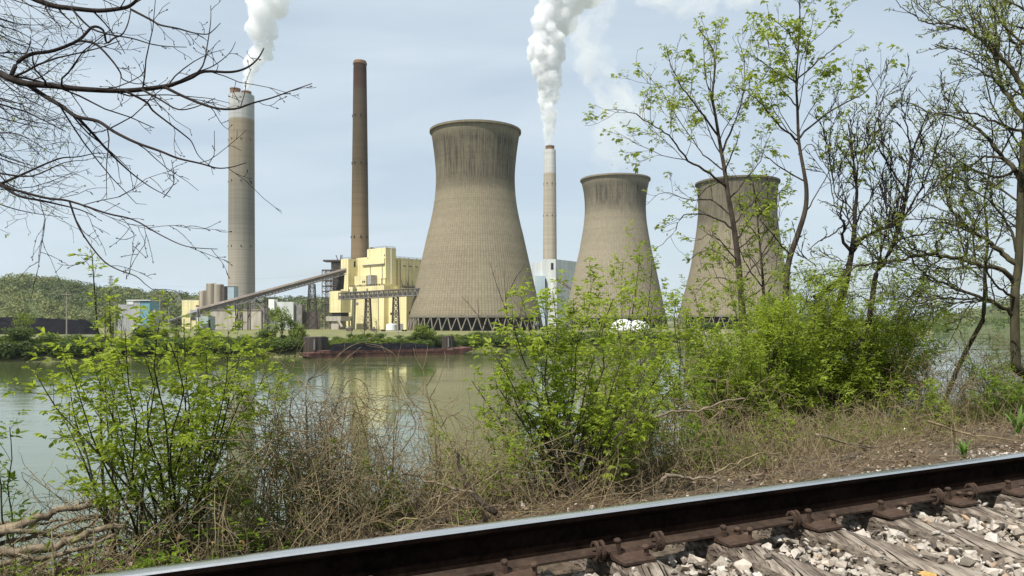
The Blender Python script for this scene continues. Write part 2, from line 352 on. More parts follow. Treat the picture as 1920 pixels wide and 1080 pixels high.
# far land: bank line, then level plant ground to the horizon
SH = [(-1500, -560), (-700, -120), (-300, 100), (-132, 194), (-58, 226), (-12, 264), (60, 318), (180, 425), (300, 560), (430, 700), (700, 900), (1500, 1300), (4000, 2600)]
PG = CZ - 6.4                             # plant ground
def off(pts, d):
    o = []
    for i, p in enumerate(pts):
        a, c = V(pts[max(i - 1, 0)]), V(pts[min(i + 1, len(pts) - 1)]); t = (c - a).normalized(); o.append(V(p) + V((-t.y, t.x)) * d)
    return o
b = MB(); prof = [(-6, -1.5), (0, 0.05), (2.5, 1.3), (7, 2.9), (13, PG - 0.05), (19, PG), (30, PG)]
rows = [[V((*q, z)) for q in off(SH, d)] for d, z in prof] + [[V((q[0] - 200, q[1] + 9000, PG)) for q in SH]]
n = len(SH)
for r in rows: b.v += r
for i in range(len(rows) - 1):
    for j in range(n - 1): b.f.append((i * n + j, i * n + j + 1, (i + 1) * n + j + 1, (i + 1) * n + j))
tag(b.build('far_bank_ground', M['grass'], smooth=False), kind='structure')
b = MB(); i1, i2 = off(SH[:10], 17), off(SH[:10], 23)
for p, q in zip(i1, i2): b.v += [V((*p, PG + 0.02)), V((*q, PG + 0.024))]
for j in range(len(i1) - 1): b.f.append((2 * j, 2 * j + 2, 2 * j + 3, 2 * j + 1))
tag(b.build('gravel_road', M['gravelroad']), kind='structure')

def crown_quads(b, c, rx, rz, n, sz, flat=0.75):      # leaf clumps spread over and in a rounded crown
    for _ in range(n):
        d = V((random.gauss(0, 1), random.gauss(0, 1), random.gauss(0.25, 1))); d.normalize()
        k = uni(0.62, 1.05) if rnd() < .8 else uni(.2, .7)
        p = c + V((d.x * rx, d.y * rx, d.z * rz)) * k
        nr = (d * 1.2 + V((random.gauss(0, .5), random.gauss(0, .5), random.gauss(0.2, .5)))).normalized()
        a = nr.orthogonal().normalized(); a.rotate(Matrix.Rotation(rnd() * 6.28, 3, nr)); e = nr.cross(a); s = sz * uni(.6, 1.3)
        b.leaf(p - a * s * .7, a, nr, s * 1.5, s * 1.5)
# wooded hill on the left: an earth hill and the woods on it
CREST = [(-900, 505), (-420, 515), (-100, 520), (0, 527), (50, 521), (120, 529), (180, 542), (250, 548), (300, 551), (360, 558), (440, 569), (520, 566), (600, 563), (660, 576), (760, 590), (900, 606), (1100, 606)]
def crest(x):
    for (x0, y0), (x1, y1) in zip(CREST, CREST[1:]):
        if x0 <= x <= x1: return y0 + (y1 - y0) * (x - x0) / (x1 - x0)
    return 606
YH0, YH1 = 640, 900
def hill_pt(i, k):                        # i photo column, k 0 foot .. 1 crest .. 1.6 behind
    Y = YH0 + (YH1 - YH0) * k; X = (i - 960) / F * (YH0 + (YH1 - YH0) * min(k, 1.0)); h = (HY - crest(i) - 9) / F * YH1 + 6.4
    z = PG - 0.5 + max(0, h) * (math.sin(min(k, 1) * math.pi / 2) if k <= 1 else max(0, 1 - (k - 1) * 1.4))
    return V((X, Y, z + 2.0 * nz2(X, Y, .02) * min(1, k * 3)))
grid('wooded_hill', M['forestfloor'], [-900 + 30 * i for i in range(67)], [0, .1, .25, .4, .55, .7, .85, 1, 1.2, 1.5, 1.75], hill_pt)
w1, w2 = MB(), MB()
for q in range(2300):
    i, k = uni(-480, 1000), rnd() ** .8 * 1.06; p = hill_pt(i, k)
    if (HY - crest(i)) < 4: continue
    r = uni(4.2, 7.6) * (0.8 if k > .95 else 1); bb = w2 if (nz2(p.x, p.y, .012) + uni(-.25, .25) > .12 or (i > 250 and rnd() < .5)) else w1
    crown_quads(bb, p + V((0, 0, r * .75 + .5)), r, r * .95, 62, 1.15)
o = w1.build('hillside_woods', M['wood_leaf']); tag(o, 'spring green deciduous woods covering the low hill across the river', 'woods', kind='stuff')
o = w2.build('hillside_evergreens', M['wood_leafd']); tag(o, 'darker green tree crowns mixed into the woods on the hill', 'woods', kind='stuff')
# far right: low wooded ridges downriver
def ridge(name, Y, pts, depth, m, n, r, lab):
    def fn(i, k):
        a = i; y = next((y0 + (y1 - y0) * (a - x0) / (x1 - x0) for (x0, y0), (x1, y1) in zip(pts, pts[1:]) if x0 <= a <= x1), pts[-1][1])
        h = (HY - y) / F * Y + CZ - r; X = (a - 960) / F * Y
        return V((X, Y + depth * (k - 1), -1 + (h + 1) * (math.sin(k * 1.57) if k <= 1 else max(0, 2 - k)) + 0.02 * h * nz2(X, Y, 8 / Y)))
    x0, x1 = pts[0][0], pts[-1][0]
    grid(name, M['forestfloor'], [x0 + (x1 - x0) * i / 60 for i in range(61)], [0, .25, .5, .75, 1, 1.5, 2], fn)
    w = MB()
    for _ in range(n):
        p = fn(uni(x0, x1), rnd() ** .7); crown_quads(w, p + V((0, 0, r * .6)), r, r, 34, r * .24)
    tag(w.build(lab[0], m), lab[1], 'woods', kind='stuff')
ridge('far_ridge', 3600, [(900, 606), (1250, 596), (1500, 592), (1690, 594), (1760, 596), (1850, 593), (2300, 590)], 700, M['wood_leafd'], 500, 17, ('ridge_woods', 'hazy blue green woods on the distant ridge downriver'))
ridge('river_bend_hill', 760, [(1730, 612), (1760, 596), (1790, 588), (1830, 572), (1880, 559), (1950, 548), (2300, 540)], 220, M['wood_leaf'], 420, 5.5, ('bend_woods', 'light green woods on the hill at the river bend'))
ridge('downriver_shore', 660, [(1380, 606), (1500, 600), (1600, 601), (1690, 603), (1712, 606), (1745, 609), (1765, 603), (1900, 596), (2200, 590)], 60, M['farleaf'], 210, 3.6, ('shore_woods', 'dark trees lining the shore downriver'))

# ------------------------------------------------------------------ cooling towers
def cooling_tower(name, label, Yc, cxp, prof, m, nleg, foot, inner=True):
    # prof: (half width px, row px) at the tower axis
    k = Yc / F; X = (cxp - 960) * k
    t = thing(name, label, 'cooling tower', (X, Yc, PG), 'cooling towers of the power plant')
    pr = [(hw * k, (HY - y) * k + CZ - PG) for hw, y in prof]
    fine = []
    for i in range(len(pr) - 1):          # smooth the curve
        p0, p1, p2, p3 = pr[max(i - 1, 0)], pr[i], pr[i + 1], pr[min(i + 2, len(pr) - 1)]
        for s in range(6):
            u = s / 6
            fine.append(tuple(0.5 * (2 * p1[c] + (p2[c] - p0[c]) * u + (2 * p0[c] - 5 * p1[c] + 4 * p2[c] - p3[c]) * u * u + (3 * p1[c] - p0[c] - 3 * p2[c] + p3[c]) * u ** 3) for c in (0, 1)))
    fine.append(pr[-1])
    sh = MB(); inn = [(r - 0.9, z) for r, z in fine]
    sh.lathe(fine + inn[::-1], n=128, cap=False)
    o = sh.build('shell', m, t, smooth=True)
    rim = MB(); r, z = fine[-1]
    rim.lathe([(r + .02, z - 1.3), (r + .75, z - 1.2), (r + .75, z + .15), (r - 1.1, z + .15), (r - 1.1, z + .02), (r + .02, z + .02)], n=96, cap=False); rim.build('rim', m, t)
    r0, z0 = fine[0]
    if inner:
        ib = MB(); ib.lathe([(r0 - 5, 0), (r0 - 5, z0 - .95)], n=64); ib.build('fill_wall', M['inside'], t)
    lin = MB(); lin.lathe([(r0 - 1.2, z0 - .9), (r0 + .35, z0 - .9), (r0 + .35, z0 + .5), (r0 + .02, z0 + .5), (r0 - 1.2, z0 + .5)], n=96, cap=False); lin.build('ring_beam', M['legs'], t)
    for q in range(nleg):
        a0 = 2 * math.pi * q / nleg; lg = MB()
        for sg in (-1, 1):
            a1 = a0 + sg * math.pi / nleg * .94
            lg.tube([V((foot * math.cos(a0), foot * math.sin(a0), 0)), V(((r0 - .3) * math.cos(a1), (r0 - .3) * math.sin(a1), z0 - .7))], [.42, .38], 6)
        o = lg.build('leg', M['legs'], t)
    return t
T1 = [(123, 593), (112, 540), (98.5, 480), (89.5, 440), (84, 418), (77.5, 384), (74.3, 352), (74.0, 325), (76.5, 295), (80, 268), (83.5, 247)]
cooling_tower('cooling_tower', 'largest cooling tower, standing beside the cream yellow boiler house on slanted legs', 480, 891.5, T1, M['tower'], 44, 43.6)
T2 = [(94, 594.5), (86, 556), (76, 508), (68, 474), (62.5, 444), (58.5, 418), (57.0, 398), (57.0, 380), (59, 360), (61.5, 348), (63.8, 337)]
cooling_tower('cooling_tower', 'smaller clear cooling tower with a dark streaked band, beside the pale grey boiler house', 627, 1153.5, T2, M['tower_mid'], 44, 43.6)
T3 = [(107, 592), (101, 566), (92, 530), (85, 500), (80, 470), (75.5, 440), (72.5, 415), (71.3, 395), (71.6, 372), (73.2, 352), (75, 343)]
cooling_tower('cooling_tower', 'plain brown cooling tower standing half hidden behind the two leafy trees', 560, 1382, T3, M['tower_low'], 40, 44)

# ------------------------------------------------------------------ stacks
def stack(name, label, Yc, cxp, prof, m, caps, band=None):
    k = Yc / F; X = (cxp - 960) * k
    t = thing(name, label, 'chimney', (X, Yc, PG), 'tall stacks of the power plant')
    pr = [(hw * k, (HY - y) * k + CZ - PG) for hw, y in prof]; pr[0] = (pr[0][0], 0)
    s = MB(); s.lathe(pr, n=56); s.build('shaft', m, t, smooth=False)
    for dx, dy, hw, y0, y1 in caps:
        c = MB(); z0, z1 = (HY - y0) * k + CZ - PG, (HY - y1) * k + CZ - PG
        c.lathe([(hw * k, z0), (hw * k, z1 - 1.2), (hw * k * 1.06, z1 - 1.2), (hw * k * 1.06, z1), (hw * k * .86, z1), (hw * k * .86, z1 - 2)], c=(dx * k, dy, 0), n=28); c.build('flue', M['rustcap'], t)
    a = MB()
    for z, r in [(pr[-1][1] * q, None) for q in (.34, .62, .80)]:
        rr = next(r0 + (r1 - r0) * (z - z0) / (z1 - z0) for (r0, z0), (r1, z1) in zip(pr, pr[1:]) if z0 <= z <= z1)
        for g in (4, 5, 6, 7):
            an = g * math.pi / 4 + .3; a = MB(); a.box((rr * math.cos(an), rr * math.sin(an), z), .9, .9, 1.8, an); a.build('aviation_light', M['dark'], t)
    return t
stack('smoke_stack', 'thick pale stack with white top and two rusty flues, steaming', 800, 453, [(24.5, 620), (24.2, 560), (23.4, 380), (22.8, 179.5)], M['stackw'], [(-10, -3, 9.2, 181, 168), (9.5, -1, 8.8, 181, 172.5)])
s_ = stack('smoke_stack', 'slender soot brown stack rising behind the yellow boiler house, not steaming', 600, 675, [(18.2, 620), (16.6, 480), (14.4, 300), (12.2, 130), (12.0, 122)], M['stackb'], [])
c_ = MB(); k_ = 600 / F
c_.lathe([(12.0 * k_, (HY - 122) * k_ + CZ - PG), (13.0 * k_, (HY - 121) * k_ + CZ - PG), (13.0 * k_, (HY - 118.5) * k_ + CZ - PG), (12.2 * k_, (HY - 118.5) * k_ + CZ - PG), (11.6 * k_, (HY - 115) * k_ + CZ - PG), (9.6 * k_, (HY - 115) * k_ + CZ - PG), (9.4 * k_, (HY - 120) * k_ + CZ - PG)], n=48); c_.build('crown_ring', M['rustcap'], s_)
stack('smoke_stack', 'thin pale stack with white top behind the grey boiler house, steaming', 900, 1031, [(13.6, 620), (13, 490), (11.6, 320), (11.0, 281.5)], M['stackr'], [(0, 0, 8.2, 283, 274)])
# ------------------------------------------------------------------ boiler house
Aa, Bb = V((-0.743, 0.669, 0)), V((0.669, 0.743, 0))      # along its bright face (left, away) and its other face (right, away)
def zz(y, Y): return (HY - y) / F * Y + CZ
def blockp(b, c, la, lb, z0, z1):         # c = near corner; grows along Aa and Bb
    c = V((c[0], c[1], 0)); P = [c, c + Bb * lb, c + Bb * lb + Aa * la, c + Aa * la]
    b.hexa([p + V((0, 0, z0)) for p in P] + [p + V((0, 0, z1)) for p in P])
Cc = V((-88, 520, 0))
bh = thing('boiler_house', 'cream yellow boiler house of stacked blocks beside the largest cooling tower', 'building', (-95, 525, PG))
og = V(bh.location)
def bp(name, b, m): return b.build(name, m, bh, og)
b = MB(); blockp(b, Cc, 21, 9.2, PG, zz(464, 520)); bp('tower_block', b, M['yellow'])
b = MB(); blockp(b, Cc + Aa * 21.02 - Bb * .02, 13, 40, PG, zz(482.5, 535)); bp('main_block', b, M['yellow'])
b = MB(); blockp(b, (-117.5, 535.8), 9, 22, PG, zz(485, 536)); bp('stair_block', b, M['yellow'])
b = MB(); blockp(b, Cc + Bb * 9.22 + Aa * 1.6, 30, 48, PG, zz(483, 528)); bp('turbine_block', b, M['yellow'])
C2 = Cc - Bb * 8 - Aa * 8.3
b = MB(); blockp(b, C2, 40, 12, PG, zz(535, 509)); bp('annex', b, M['yellow'])
b = MB(); blockp(b, C2 - Bb * .15 - Aa * .1, 40.2, .1, zz(548.5, 509), zz(547.3, 509)); bp('ledge', b, M['steel2'])
C3 = Cc - Bb * 4 - Aa * 27.1
b = MB(); blockp(b, C3, 30, 26, PG, zz(551, 499)); bp('lower_hall', b, M['yellow2'])
b = MB(); blockp(b, Cc - Bb * 1.0 + Aa * .6, 25, .98, zz(494, 521), zz(484.5, 521)); bp('duct_hood', b, M['yellow'])
b = MB(); blockp(b, Cc - Bb * 1.06 + Aa * .6, 25.1, .9, zz(495.4, 521), zz(494.02, 521)); bp('hood_shadow_strip', b, M['steel2'])  # solid grey strip standing in for the shadow line below the hood
b = MB(); blockp(b, Cc - Bb * 6.2 + Aa * 14.0, 13.5, 6.0, zz(535, 520), zz(515.8, 520)); bp('rooftop_house', b, M['yellow'])
b = MB(); blockp(b, Cc - Bb * 5.2 + Aa * 9.5, 4.3, 5.0, zz(535, 520), zz(515, 520)); bp('rooftop_house', b, M['grey'])
b = MB(); blockp(b, Cc + Aa * 1.6 - Bb * .3 + Bb * 4.9 - Aa * 1.9, .28, .7, zz(532, 520), zz(464.8, 520)); bp('corner_pipe', b, M['whitetank'])
for a_, bb_, y0, y1, w_, nm in ((-.12, 24, 492, 486, .1, 0), ):
    pass
def wallbox(c, along, out, w, y0, y1, Y, name, m, th=.25):    # a thin opening or fitting on a wall
    c = V((c[0], c[1], 0)); P = [c - along * w / 2, c + along * w / 2]; P = [P[0], P[1], P[1] + out * th, P[0] + out * th]
    q = MB(); q.hexa([p + V((0, 0, zz(y1, Y))) for p in P] + [p + V((0, 0, zz(y0, Y))) for p in P]); return bp(name, q, m)
W0 = V((-117.5, 535.8, 0))
wallbox(W0 + Bb * 5.6, Bb, -Aa, 1.3, 490, 501, 540, 'louvre', M['dark'])
wallbox(Cc + Aa * 1.0, Aa, -Bb, .6, 477, 480, 520, 'vent', M['dark']); wallbox(Cc + Aa * 20, Aa, -Bb, .6, 480, 483, 520, 'vent', M['dark'])
for q in (1.5, 3.6): wallbox(Cc - Bb * 6.2 + Aa * (14 + q), Aa, -Bb, 1.1, 525, 528.5, 516, 'vent', M['dark'])
for q in (3, 6, 8): wallbox(C2 + Aa * (q * 4.2 + 6), Aa, -Bb, .9, 540, 544, 512, 'window', M['dark'])
for q in (3, 8, 14, 22): wallbox(C3 + Aa * (q + 8), Aa, -Bb, 1.5, 586, 590, 505, 'window', M['dark'])
T0 = Cc + Bb * 9.22 + Aa * 1.6
rb = MB()                                 # rooftop pipes and railings on the annex
for q in range(26):
    p = C2 + Aa * (3 + q * 1.4) + Bb * uni(.5, 3); rb.box((p.x, p.y, zz(535, 509)), .5, .5, uni(.7, 1.6))
    if q % 2: rb.bar(p + V((0, 0, zz(535, 509) + 1.1)), p + Aa * 2.8 + V((0, 0, zz(535, 509) + 1.1)), .12)
for q in (2.0, 6.5):
    p = C2 + Aa * q + Bb * 3; z = zz(535, 509); rb.bar(p + V((0, 0, z)), p + V((0, 0, z + 5)), .25)
p = C2 + Aa * 1.2 + Bb * 3; rb.bar(p + V((0, 0, z + 4.6)), p + Aa * 6 + V((0, 0, z + 4.6)), .3)
bp('roof_piping', rb, M['steel'])
cr = MB()                                 # hung balcony on the turbine block
p0, p1 = T0 + Bb * 6 + Aa * -.6, T0 + Bb * 18 + Aa * -.6; zb = zz(537.5, 530)
cr.hexa([q + V((0, 0, zz(539.5, 530))) for q in (p0, p1, p1 - Aa * 1.8, p0 - Aa * 1.8)] + [q + V((0, 0, zz(537, 530))) for q in (p0, p1, p1 - Aa * 1.8, p0 - Aa * 1.8)])
for q in range(13): cr.bar(p0 + Bb * q - Aa * 1.7 + V((0, 0, zb)), p0 + Bb * q - Aa * 1.7 + V((0, 0, zb + 1.2)), .16)
for q in (1, 6, 11): cr.bar(p0 + Bb * q + V((0, 0, zb)), p0 + Bb * (q - 1.6) - Aa * .2 + V((0, 0, zb + 4.6)), .22)
bp('balcony', cr, M['steel'])
ct = MB()                                 # roof clutter
for (q, w) in ((18.5, 1.6), (15.5, .8), (1, .5)):
    p = Cc + Aa * q + Bb * 2; ct.box((p.x, p.y, zz(464, 520)), w, w, w * .8)
for q in range(9):
    p = T0 + Bb * (8 + q * 4) + Aa * 4; ct.box((p.x, p.y, zz(483, 528)), 1.2, 1.2, uni(.3, .8))
p = T0 + Bb * 41 + Aa * 2; z = zz(483, 528)
for dx in (-1.4, 1.4):
    for dy in (-1.4, 1.4): ct.bar(p + V((dx, dy, z - 26)), p + V((dx, dy, z + 5.2)), .22)
for q in range(9):
    ct.bar(p + V((-1.4, -1.4, z - 24 + q * 3.3)), p + V((1.4, -1.4, z - 21.5 + q * 3.3)), .18); ct.box((p.x, p.y, z - 24 + q * 3.3), 3, 3, .15)
ct.bar(p + V((0, 0, z + 4)), p + V((0, 0, z + 11)), .2)
bp('roof_fittings', ct, M['steel'])
fit = MB()
for q in (2.2, 5.0, 12.6): fit.bar(T0 + Bb * q - Aa * .2 + V((0, 0, PG)), T0 + Bb * q - Aa * .2 + V((0, 0, zz(487, 530))), .35)
for q in (3.5, 17): fit.bar(Cc + Aa * q - Bb * .2 + V((0, 0, zz(533, 520))), Cc + Aa * q - Bb * .2 + V((0, 0, zz(497, 520))), .3)
for q in (6, 19, 33): fit.bar(C2 + Aa * q - Bb * .2 + V((0, 0, PG)), C2 + Aa * q - Bb * .2 + V((0, 0, zz(549, 510))), .3)
bp('downpipes', fit, M['steel2'])
rl_ = MB()
def railing(p, d, L, z):
    for k in range(int(L / 2) + 1): rl_.bar(p + d * (k * 2) + V((0, 0, z)), p + d * (k * 2) + V((0, 0, z + 1.1)), .1)
    for h in (.55, 1.1): rl_.bar(p + V((0, 0, z + h)), p + d * L + V((0, 0, z + h)), .1)
railing(C2, Aa, 38, zz(535, 509)); railing(T0, Bb, 46, zz(483, 528)); railing(Cc, Aa, 20, zz(464, 520)); railing(W0, Aa, 8, zz(485, 536)); railing(W0, Bb, 18, zz(485, 536)); railing(Cc, Bb, 9, zz(464, 520))
bp('roof_railings', rl_, M['steel'])
for q in range(6): wallbox(T0 + Bb * (9 + q * 5.5), Bb, -Aa, 2.4, 497, 499.4, 532, 'louvre', M['steel2'], .15)
for q in range(5): wallbox(C3 + Bb * (3 + q * 4.2), Bb, -Aa, 1.6, 584, 589, 503, 'window', M['dark'], .12)
wallbox(C3 + Aa * 5, Aa, -Bb, 3.4, 607, 619, 500, 'door', M['steel2'], .15)
wallbox(C2 + Aa * 30, Aa, -Bb, 2.6, 566, 571, 512, 'louvre', M['steel2'], .15)
# transfer house at the left corner, on its pale base
th = thing('transfer_house', 'small cream coal transfer house hanging over a dark opening at the boiler house corner', 'building', px(635, 600, 508)); og2 = V(th.location)
ca = px(639, 600, 503); ca.z = 0
b = MB(); blockp(b, ca, 13, 8, zz(586, 505), zz(545.5, 505)); b.build('house', M['yellow'], th, og2)
b = MB(); blockp(b, ca + Bb * .8 + Aa * .8, 11, 6, zz(593, 505), zz(586.02, 505)); b.build('hopper', M['dark'], th, og2)
b = MB(); blockp(b, ca - Aa * 1.5 - Bb * 1.2, 18, 11, zz(602, 503), zz(593.02, 503)); b.build('platform', M['concrete'], th, og2)
b = MB(); blockp(b, ca + Aa * 2.5, 9, 6, PG, zz(602.02, 503)); b.build('base_house', M['concrete'], th, og2)
for sa, sb_ in ((.3, .3), (12.3, .3), (.3, 7), (12.3, 7)):
    q = ca + Aa * sa + Bb * sb_; b = MB(); b.box((q.x, q.y, PG), .8, .8, zz(602.02, 503) - PG); b.build('post', M['steel'], th, og2)
b = MB(); b.bar(px(634, 601, 500), px(641, 613, 499), 1.3); b.build('chute', M['concrete'], th, og2)
# steel precipitator lattice on the left side of the boiler house
lt = thing('steel_lattice', 'open steel lattice tower with stair landings left of the boiler house', 'structure', px(621, 620, 548)); og3 = V(lt.location)
def lattice(root, og, Y, x0, x1, rows, d, w, diag=True, name='frame', m='steel'):
    b = MB(); xs = [x0 + (x1 - x0) * i / max(1, round((x1 - x0) / 9)) for i in range(max(1, round((x1 - x0) / 9)) + 1)]
    for yy in (0, d):
        for x in xs: b.bar(px(x, rows[0], Y) + V((0, yy, 0)), px(x, rows[-1], Y) + V((0, yy, 0)), w)
        for y in rows:
            b.bar(px(x0, y, Y) + V((0, yy, 0)), px(x1, y, Y) + V((0, yy, 0)), w)
        if diag:
            for y0, y1 in zip(rows, rows[1:]):
                for a, c in zip(xs, xs[1:]): b.bar(px(a, y0, Y) + V((0, yy, 0)), px(c, y1, Y) + V((0, yy, 0)), w * .7)
    for y in rows:
        for x in (x0, x1): b.bar(px(x, y, Y), px(x, y, Y) + V((0, d, 0)), w)
    return b.build(name, M[m], root, og)
lattice(lt, og3, 546, 604, 640, [506, 516, 526, 536, 546, 558, 570, 582, 594, 608, 620], 10, .42)
lattice(lt, og3, 548, 622, 640, [492, 499, 506], 8, .34)
b = MB(); b.box(px(629, 491, 552), 16, 10, 1.2); b.build('top_deck', M['steel'], lt, og3)
b = MB(); b.box(px(631.5, 506, 552), 7, 6, 5.4); b.build('cage', M['steel2'], lt, og3)
b = MB(); b.box(px(634, 546, 551), 6.5, 7, 12); b.box(px(632, 538, 550.3), 4, 4, 14.5); b.build('duct', M['steel'], lt, og3)
for y in (516, 526, 536, 546):
    b = MB(); b.box(px(626, y, 551), 9, 8, .35); b.build('landing', M['steel2'], lt, og3)
for x, dx in ((634, -4), (638, 1), (640.5, 1)):
    b = MB(); b.bar(px(x, 489, 551), px(x + dx, 478, 551), .45); b.build('vent_pipe', M['steel'], lt, og3)
b = MB(); b.bar(px(641, 512, 523), px(639, 542, 522), 2.8); b.bar(px(639, 530, 522), px(633, 543, 522), 2.0); b.build('coal_chute', M['dark'], lt, og3)

# ------------------------------------------------------------------ conveyors
def truss(p, q, h, w, n, name, root, og):
    b = MB(); d = q - p; s = V((-d.y, d.x, 0)).normalized() * (w / 2); up = V((0, 0, h))
    for sg in (-1, 1):
        o_ = s * sg
        b.bar(p + o_, q + o_, .34); b.bar(p + o_ + up, q + o_ + up, .34)
        for i in range(n):
            a, c = p + d * (i / n) + o_, p + d * ((i + 1) / n) + o_
            b.bar(a, a + up, .24); b.bar(a if i % 2 else a + up, c + up if i % 2 else c, .22)
    return b.build(name, M['steel2'], root, og)
def gallery(p, q, h, w, name, root, og, m='belt', dz=.25):
    b = MB(); d = q - p; s = V((-d.y, d.x, 0)).normalized() * (w / 2); up = V((0, 0, 1))
    b.hexa([p - s + up * dz, q - s + up * dz, q + s + up * dz, p + s + up * dz, p - s + up * (dz + h), q - s + up * (dz + h), q + s + up * (dz + h), p + s + up * (dz + h)])
    return b.build(name, M[m], root, og)
def trestle(x, y0, y1, w0, w1, Y, root, og, dep=4, m='steel', wd=.42):
    b = MB(); n = 6
    L = [[px(x + sg * (w0 + (w1 - w0) * i / n), y0 + (y1 - y0) * i / n, Y) + V((0, yy * (1 + .5 * i / n), 0)) for i in range(n + 1)] for yy in (-dep / 2, dep / 2) for sg in (-1, 1)]
    for l in L: b.bar(l[0], l[-1], wd)
    for a, c in ((0, 1), (2, 3), (0, 2), (1, 3)):
        for i in range(n):
            b.bar(L[a][i], L[c][i + 1], wd * .6); b.bar(L[c][i], L[a][i + 1], wd * .6); b.bar(L[a][i], L[c][i], wd * .6)
    return b.build('trestle', M[m], root, og)
cv = thing('coal_conveyor', 'long inclined covered coal conveyor rising to the boiler house', 'conveyor', px(376, 620, 455)); og4 = V(cv.location)
p, q = px(372, 589.5, 455), px(647, 513.5, 524)
gallery(p, q, 1.7, 3.6, 'gallery', cv, og4, dz=.7); truss(p - V((0, 0, .2)), q - V((0, 0, .2)), 3.1, 4.2, 44, 'truss', cv, og4)
b = MB(); d_ = q - p; s_ = V((-d_.y, d_.x, 0)).normalized() * 2.3
for i in range(45):
    a = p + d_ * (i / 45); b.hexa([a - s_ + V((0, 0, 3.1)), a + d_ * (.96 / 45) - s_ + V((0, 0, 3.1)), a + d_ * (.96 / 45) + s_ + V((0, 0, 3.1)), a + s_ + V((0, 0, 3.1)), a - s_ * .6 + V((0, 0, 4.0)), a + d_ * (.96 / 45) - s_ * .6 + V((0, 0, 4.0)), a + d_ * (.96 / 45) + s_ * .6 + V((0, 0, 4.0)), a + s_ * .6 + V((0, 0, 4.0))])
b.build('hood', M['belt'], cv, og4)
def on_cv(x):                             # row of the gallery's underside at photo column x
    return 589.5 + (513.5 - 589.5) * (x - 372) / (647 - 372) + 1
for x, w0, w1, Y in ((585, 4.5, 9, 507),): trestle(x, on_cv(x) + 1, 618, w0, w1, Y, cv, og4)
for x, Y in ((442, 471), (450, 473), (465, 477), (497, 485)):
    b = MB(); b.bar(px(x, on_cv(x) + 1, Y), px(x, 619, Y), .55); b.bar(px(x, on_cv(x) + 1, Y) + V((0, 3.5, 0)), px(x, 619, Y) + V((0, 4, 0)), .55); b.bar(px(x, 600, Y), px(x, 585, Y) + V((0, 3.5, 0)), .3); b.build('support_bent', M['steel'], cv, og4)
gallery(px(312, 606, 440), px(366, 588, 453), 1.0, 2.6, 'feed_gallery', cv, og4, 'steel2')
b = MB(); b.box(px(366, 595, 455), 4.4, 5, 4.6); b.box(px(357, 594, 455.5), 2.2, 3, 2.4); b.box(px(362, 601, 455), 2, 3, 1.9); b.build('drive_house', M['grey'], cv, og4)
for x in (331, 345, 358, 372):
    b = MB(); b.bar(px(x, 601 - (x - 331) * .22, 450), px(x, 620, 450), .4); b.build('support_bent', M['steel'], cv, og4)
bg_ = thing('conveyor_bridge', 'level lattice conveyor bridge crossing in front of the boiler house on two trestles', 'conveyor', px(705, 620, 470)); og5 = V(bg_.location)
p, q = px(637.5, 562, 482), px(790, 553.5, 462)
gallery(p, q, 1.9, 2.8, 'gallery', bg_, og5, 'steel', .5); truss(p, q, 4.0, 3.6, 34, 'truss', bg_, og5)
gallery(p, q, .4, 4.2, 'roof', bg_, og5, 'belt', 4.2)
trestle(690, 560, 620, 4, 6.5, 476, bg_, og5, 3.4); trestle(742, 557, 620, 4.5, 6.5, 469, bg_, og5, 3.4)

# ------------------------------------------------------------------ low plant buildings, left to right
def bld(name, label, cat, Y, parts, group=None):
    x0 = sum(p[1] + p[2] for p in parts) / len(parts) / 2
    t = thing(name, label, cat, px(x0, 620, Y), group); o = V(t.location)
    for nm, xa, xb, ya, yb, dy, dep, m in parts:
        b = MB(); A, D = px(xa, yb, Y + dy), px(xb, yb, Y + dy); top = zz(ya, Y + dy); z0 = PG if yb >= 618 else zz(yb, Y + dy)
        b.hexa([V((A.x, A.y, z0)), V((D.x, D.y, z0)), V((D.x, D.y + dep, z0)), V((A.x, A.y + dep, z0)), V((A.x, A.y, top)), V((D.x, D.y, top)), V((D.x, D.y + dep, top)), V((A.x, A.y + dep, top))])
        b.build(nm, M[m], t, o)
    return t
t = bld('crusher_house', 'teal and grey coal crusher house with a pale roof near the black coal heap', 'building', 430, [
    ('grey_wall', 237, 262.5, 564, 620, 0, 12, 'grey'), ('teal_wall', 262.6, 280.5, 565.5, 620, .2, 11, 'teal'), ('pale_gable', 238, 250, 563.2, 571, -.3, .28, 'white'), ('roof', 236.5, 281.5, 562.0, 563.9, -.6, 13, 'white'),
    ('low_wing', 281, 291, 581, 620, 2, 8, 'grey'), ('low_wing', 221, 236.8, 571, 620, 2, 9, 'grey')])
bld('plant_shed', 'low pale shed on the plant ground beside the crusher house', 'building', 400, [('wall', 248, 266, 610, 620, 0, 6, 'white'), ('roof', 247, 267, 608.5, 609.9, -.6, 7.2, 'blue')])
bld('yellow_shed', 'square cream yellow building behind the conveyor foot', 'building', 560, [('wall', 341, 373, 563, 620, 0, 20, 'yellow'), ('side_wall', 373.1, 380, 565, 620, 1, 16, 'yellow2'), ('penthouse', 366, 388, 576, 600, -6, 5, 'white'), ('penthouse_roof', 367, 388, 572, 575.9, -5, 4, 'rustcap')])
t = thing('coal_silo', 'stained concrete twin silo beside the pale blue building', 'silo', px(404, 620, 520)); o_ = V(t.location)
for cx_, r_, y_, dy in ((396.5, 3.4, 532.5, 0), (408.5, 3.9, 534, 1.5), (386, 4.4, 546, 9)):
    b = MB(); k = px(cx_, 620, 520 + dy); b.lathe([(r_, 0), (r_, zz(y_, 520 + dy) - PG), (r_ - .25, zz(y_, 520 + dy) - PG + .4), (0.01, zz(y_, 520 + dy) - PG + .5)], (k.x, k.y, PG), 32); b.build('silo_cell', M['silo'], t, o_, smooth=False)
b = MB(); k = px(421, 620, 521)
